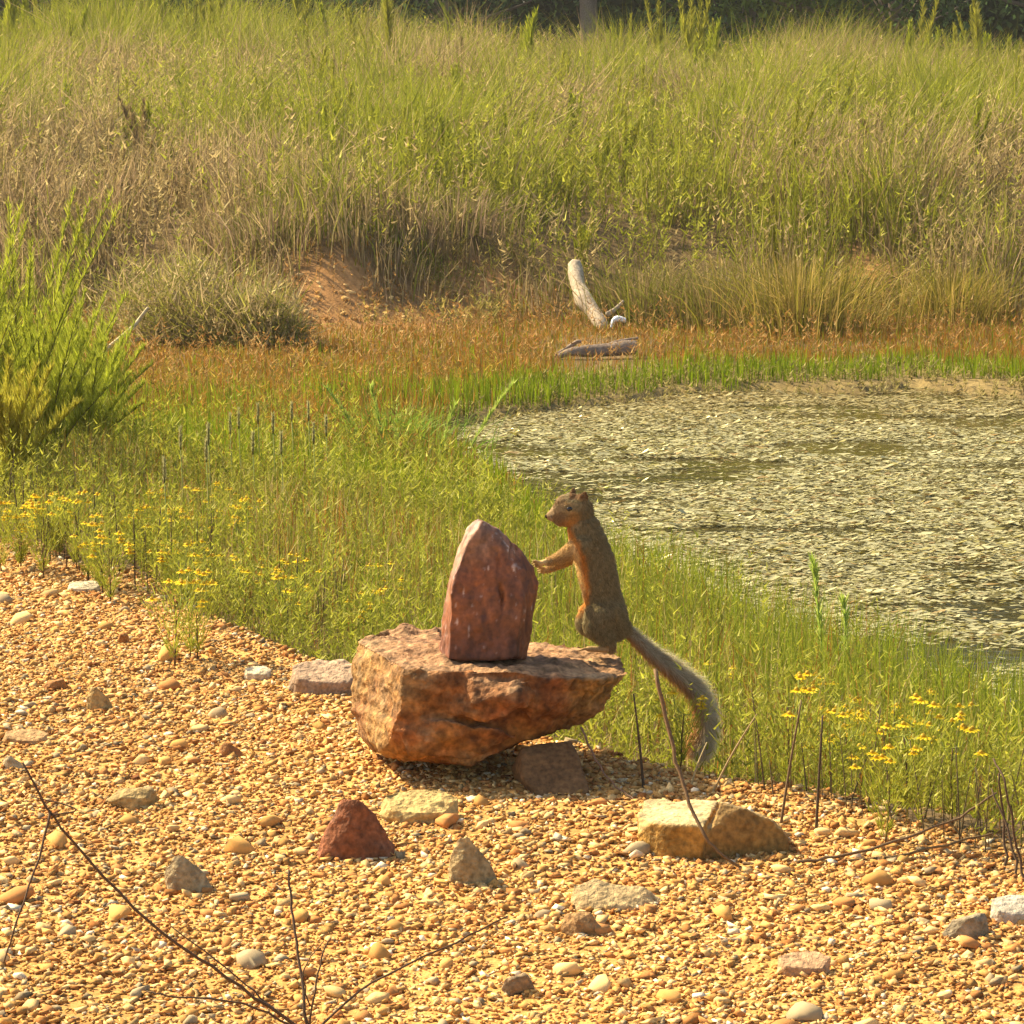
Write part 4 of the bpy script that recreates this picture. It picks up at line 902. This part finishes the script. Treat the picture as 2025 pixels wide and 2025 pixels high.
GRY = np.array([.25, .19, .09]); ORA = np.array([.55, .25, .055]); FAC = np.array([.22, .13, .065]); CRM = np.array([.55, .36, .15])
def coat(V, px, py, dy):
    K = np.broadcast_to(GRY, V.shape).copy()*(1+.5*fbm(V*160, 3))[:, None]
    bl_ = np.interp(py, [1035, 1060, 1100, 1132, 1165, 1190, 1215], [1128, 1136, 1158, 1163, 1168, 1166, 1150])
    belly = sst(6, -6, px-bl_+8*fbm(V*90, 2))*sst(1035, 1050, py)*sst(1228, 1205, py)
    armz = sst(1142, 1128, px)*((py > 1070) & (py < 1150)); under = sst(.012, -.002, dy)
    K = mix(K, mix(ORA, np.array([.78, .55, .24]), sst(6, 17, bl_-px)[:, None]), belly[:, None])  # front band of the belly painted paler for the sun's rim light
    K = mix(K, mix(GRY*1.05, ORA, .3), (armz*.7)[:, None])
    K = mix(K, ORA*.85, (.75*blob(px, py, 1118, 1034, 16, 9)+.5*blob(px, py, 1134, 1026, 12, 14))[:, None].clip(0, 1))
    K = mix(K, FAC, (sst(1128, 1108, px)*sst(1045, 1038, py)*.6)[:, None])
    K = mix(K, CRM, (.55*np.clip(blob(px, py, 1125, 1013, 10, 3.5)+blob(px, py, 1124, 997, 9, 3), 0, 1))[:, None])
    K = mix(K, np.array([.13, .06, .025]), (sst(992, 984, py)*.85)[:, None]*((px > 1126) & (px < 1166))[:, None])
    K = mix(K, np.array([.34, .20, .08]), (sst(1274, 1282, py)*sst(1226, 1218, px)*.85)[:, None])
    K = mix(K, np.array([.30, .17, .07]), (sst(1250, 1275, px))[:, None])
    return np.clip(K, .01, .9)
sq = link('squirrel', None, label='fox squirrel standing upright on the boulder with its forepaws on the red stone', cat='squirrel')
sq.location = q3(1205, 1289, 0)
def child(name, me, mat, kind=None, parent=None):
    o = link(name, me, mat, parent or sq, kind=kind)
    if parent is None: o.matrix_parent_inverse = Matrix.Translation(-sq.location)
    return o
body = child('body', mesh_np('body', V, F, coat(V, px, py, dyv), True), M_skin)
# short fur
tri = V[F]; ar = np.linalg.norm(np.cross(tri[:, 1]-tri[:, 0], tri[:, 2]-tri[:, 0]), axis=1)
tc_ = tri.mean(1); tpx, tpy = proj(tc_)
skip = ((tpx < 1082) & (tpy > 1085)) | ((tpy > 1276) & (tpx < 1204)) | (tpx > 1262) | (tpx < 1094) & (tpy < 1040)
ar = ar*np.where(skip, .0, 1.); nf = 110000
idx = rng.choice(len(F), nf, p=ar/ar.sum()); bc = rng.dirichlet((1, 1, 1), nf)
p = (tri[idx]*bc[..., None]).sum(1); nn = (Nn[F][idx]*bc[..., None]).sum(1); nn /= np.linalg.norm(nn, axis=1)[:, None]
px, py = proj(p)
comb = np.stack([np.full(nf, .30), np.zeros(nf), np.full(nf, -1.)], -1)
isarm = (px < 1135) & (py > 1068) & (py < 1150); comb[isarm] = (-.9, 0, -.35)
ishead = (py < 1042) & (px < 1150); comb[ishead] = (.9, 0, -.2)
isleg = (py > 1240); comb[isleg] = (.3, 0, -.9)
L = rng.uniform(.004, .008, nf)*np.where(ishead, .5, 1)*np.where(isarm, .7, 1)*np.where(py < 990, .4, 1)
belly = (px < 1150) & (py > 1095) & (py < 1200); L = np.where(belly, L*1.25, L)
dv = nn*rng.uniform(.25, .6, (nf, 1))+comb*.85+rng.normal(size=(nf, 3))*.18; dv = dv-nn*np.minimum((dv*nn).sum(1)-.22, 0)[:, None]
dv *= (L/np.linalg.norm(dv, axis=1))[:, None]
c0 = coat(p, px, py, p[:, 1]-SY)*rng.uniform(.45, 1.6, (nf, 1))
S_ = Soup(); S_.ribbons(p, p+dv, rng.uniform(.0005, .0009, nf), c0, np.clip(c0*1.25, 0, 1), None, 1, 5)
child('fur', S_.mesh('fur'), M_fur, 'stuff', body)
# tail fur
tl = np.array([q3(a, b, c) for a, b, c, r in TAIL]); n = 60; tp_ = spline(tl, n); tg = np.gradient(tp_, axis=0); tg /= np.linalg.norm(tg, axis=1)[:, None]
nf = 42000; t = rng.random(nf)**.9*.985+.015; fi = t*(n-1); b = np.array([np.interp(fi, np.arange(n), tp_[:, c]) for c in range(3)]).T; tt = np.array([np.interp(fi, np.arange(n), tg[:, c]) for c in range(3)]).T
a = rng.random(nf)*6.28; nrm = np.cross(tt, [0, 1, 0]); nrm /= np.linalg.norm(nrm, axis=1)[:, None]; bi = np.cross(tt, nrm)
rad = np.cos(a)[:, None]*nrm+np.sin(a)[:, None]*bi*.75
Lr = np.interp(t, [0, .12, .35, .6, .85, 1], [.009, .018, .036, .043, .043, .036])*rng.uniform(.4, 1.25, nf)
dv = (rad*rng.uniform(.35, 1.1, (nf, 1))+tt*.8+rng.normal(size=(nf, 3))*.13+np.array([0, 0, -.08])); dv *= (Lr/np.linalg.norm(dv, axis=1))[:, None]
side = np.cos(a)                       # +1 / -1: outer (upper) or inner side of the hanging tail
outer = sst(-.8, .2, side*np.sign((nrm[:, 2]+nrm[:, 0]*.6)))
u = rng.random((nf, 1)); c0 = np.where(u < .5, np.array([.10, .08, .05]), np.array([.34, .20, .08])); c1 = mix(np.array([.58, .27, .07]), np.array([.78, .68, .46]), outer[:, None])
S_ = Soup(); S_.ribbons(b+rad*.004, b+rad*.004+dv, rng.uniform(.0006, .001, nf), c0, c1*rng.uniform(.7, 1.2, (nf, 1)), None, 2, 6)
child('tail_fur', S_.mesh('tail_fur'), M_fur, 'stuff')
# eyes, nose, whiskers
_bm = bmesh.new(); bmesh.ops.create_icosphere(_bm, subdivisions=3, radius=1); ev_, ef_ = bm_to_np(_bm); _bm.free()
bpx, bpy_ = proj(V)
def surf(px, py, near=True):
    m = (np.hypot(bpx-px, bpy_-py) < 3); c = V[m]; return c[np.argmin(c[:, 1]) if near else np.argmax(c[:, 1])]
for nr in (True, False):
    c = surf(1125, 1005, nr); e = c+np.array([0, .0018 if nr else -.0018, 0])
    child('eye', mesh_np('eye', e+ev_*np.array([.0066, .004, .0052]), ef_, smooth=True), M_eye, None, body)
nz_ = q3(1081, 1021, 0); S_ = Soup()
child('nose', mesh_np('nose', nz_+ev_*np.array([.0042, .005, .0042]), ef_, np.full((len(ev_), 3), (.03, .018, .014)), True), M_skin, None, body)
S_ = Soup()
for k in range(14):
    sg = -1 if k % 2 else 1; b = q3(1093, 1023, sg*.012); S_.tube(spline([b, b+np.array([-.006, sg*.012, -.002+rng.normal()*.006]), b+np.array([.004, sg*.03, -.006+rng.normal()*.012])], 5), np.linspace(.00025, .0001, 5), (.05, .035, .02), 3)
child('whiskers', S_.mesh('whiskers'), M_twig, 'stuff', body)

# ------------------------------------------------------------------ the warm hazy air of the place
hb = bmesh.new(); bmesh.ops.create_cube(hb, size=1); hm = bpy.data.meshes.new('haze'); hb.to_mesh(hm); hb.free()
m, t, out = new_mat('haze_air'); vp = N(t, 'VolumePrincipled'); vp.inputs['Color'].default_value = (.95, .92, .80, 1); vp.inputs['Density'].default_value = .0005; vp.inputs['Anisotropy'].default_value = .3
t.links.new(vp.outputs[0], out.inputs['Volume'])
hz = link('haze', hm, m, label='thin warm haze in the air over pond and hillside', cat='haze', kind='stuff')
hz.scale = (640, 760, 22); hz.location = (0, 160, 7.5)
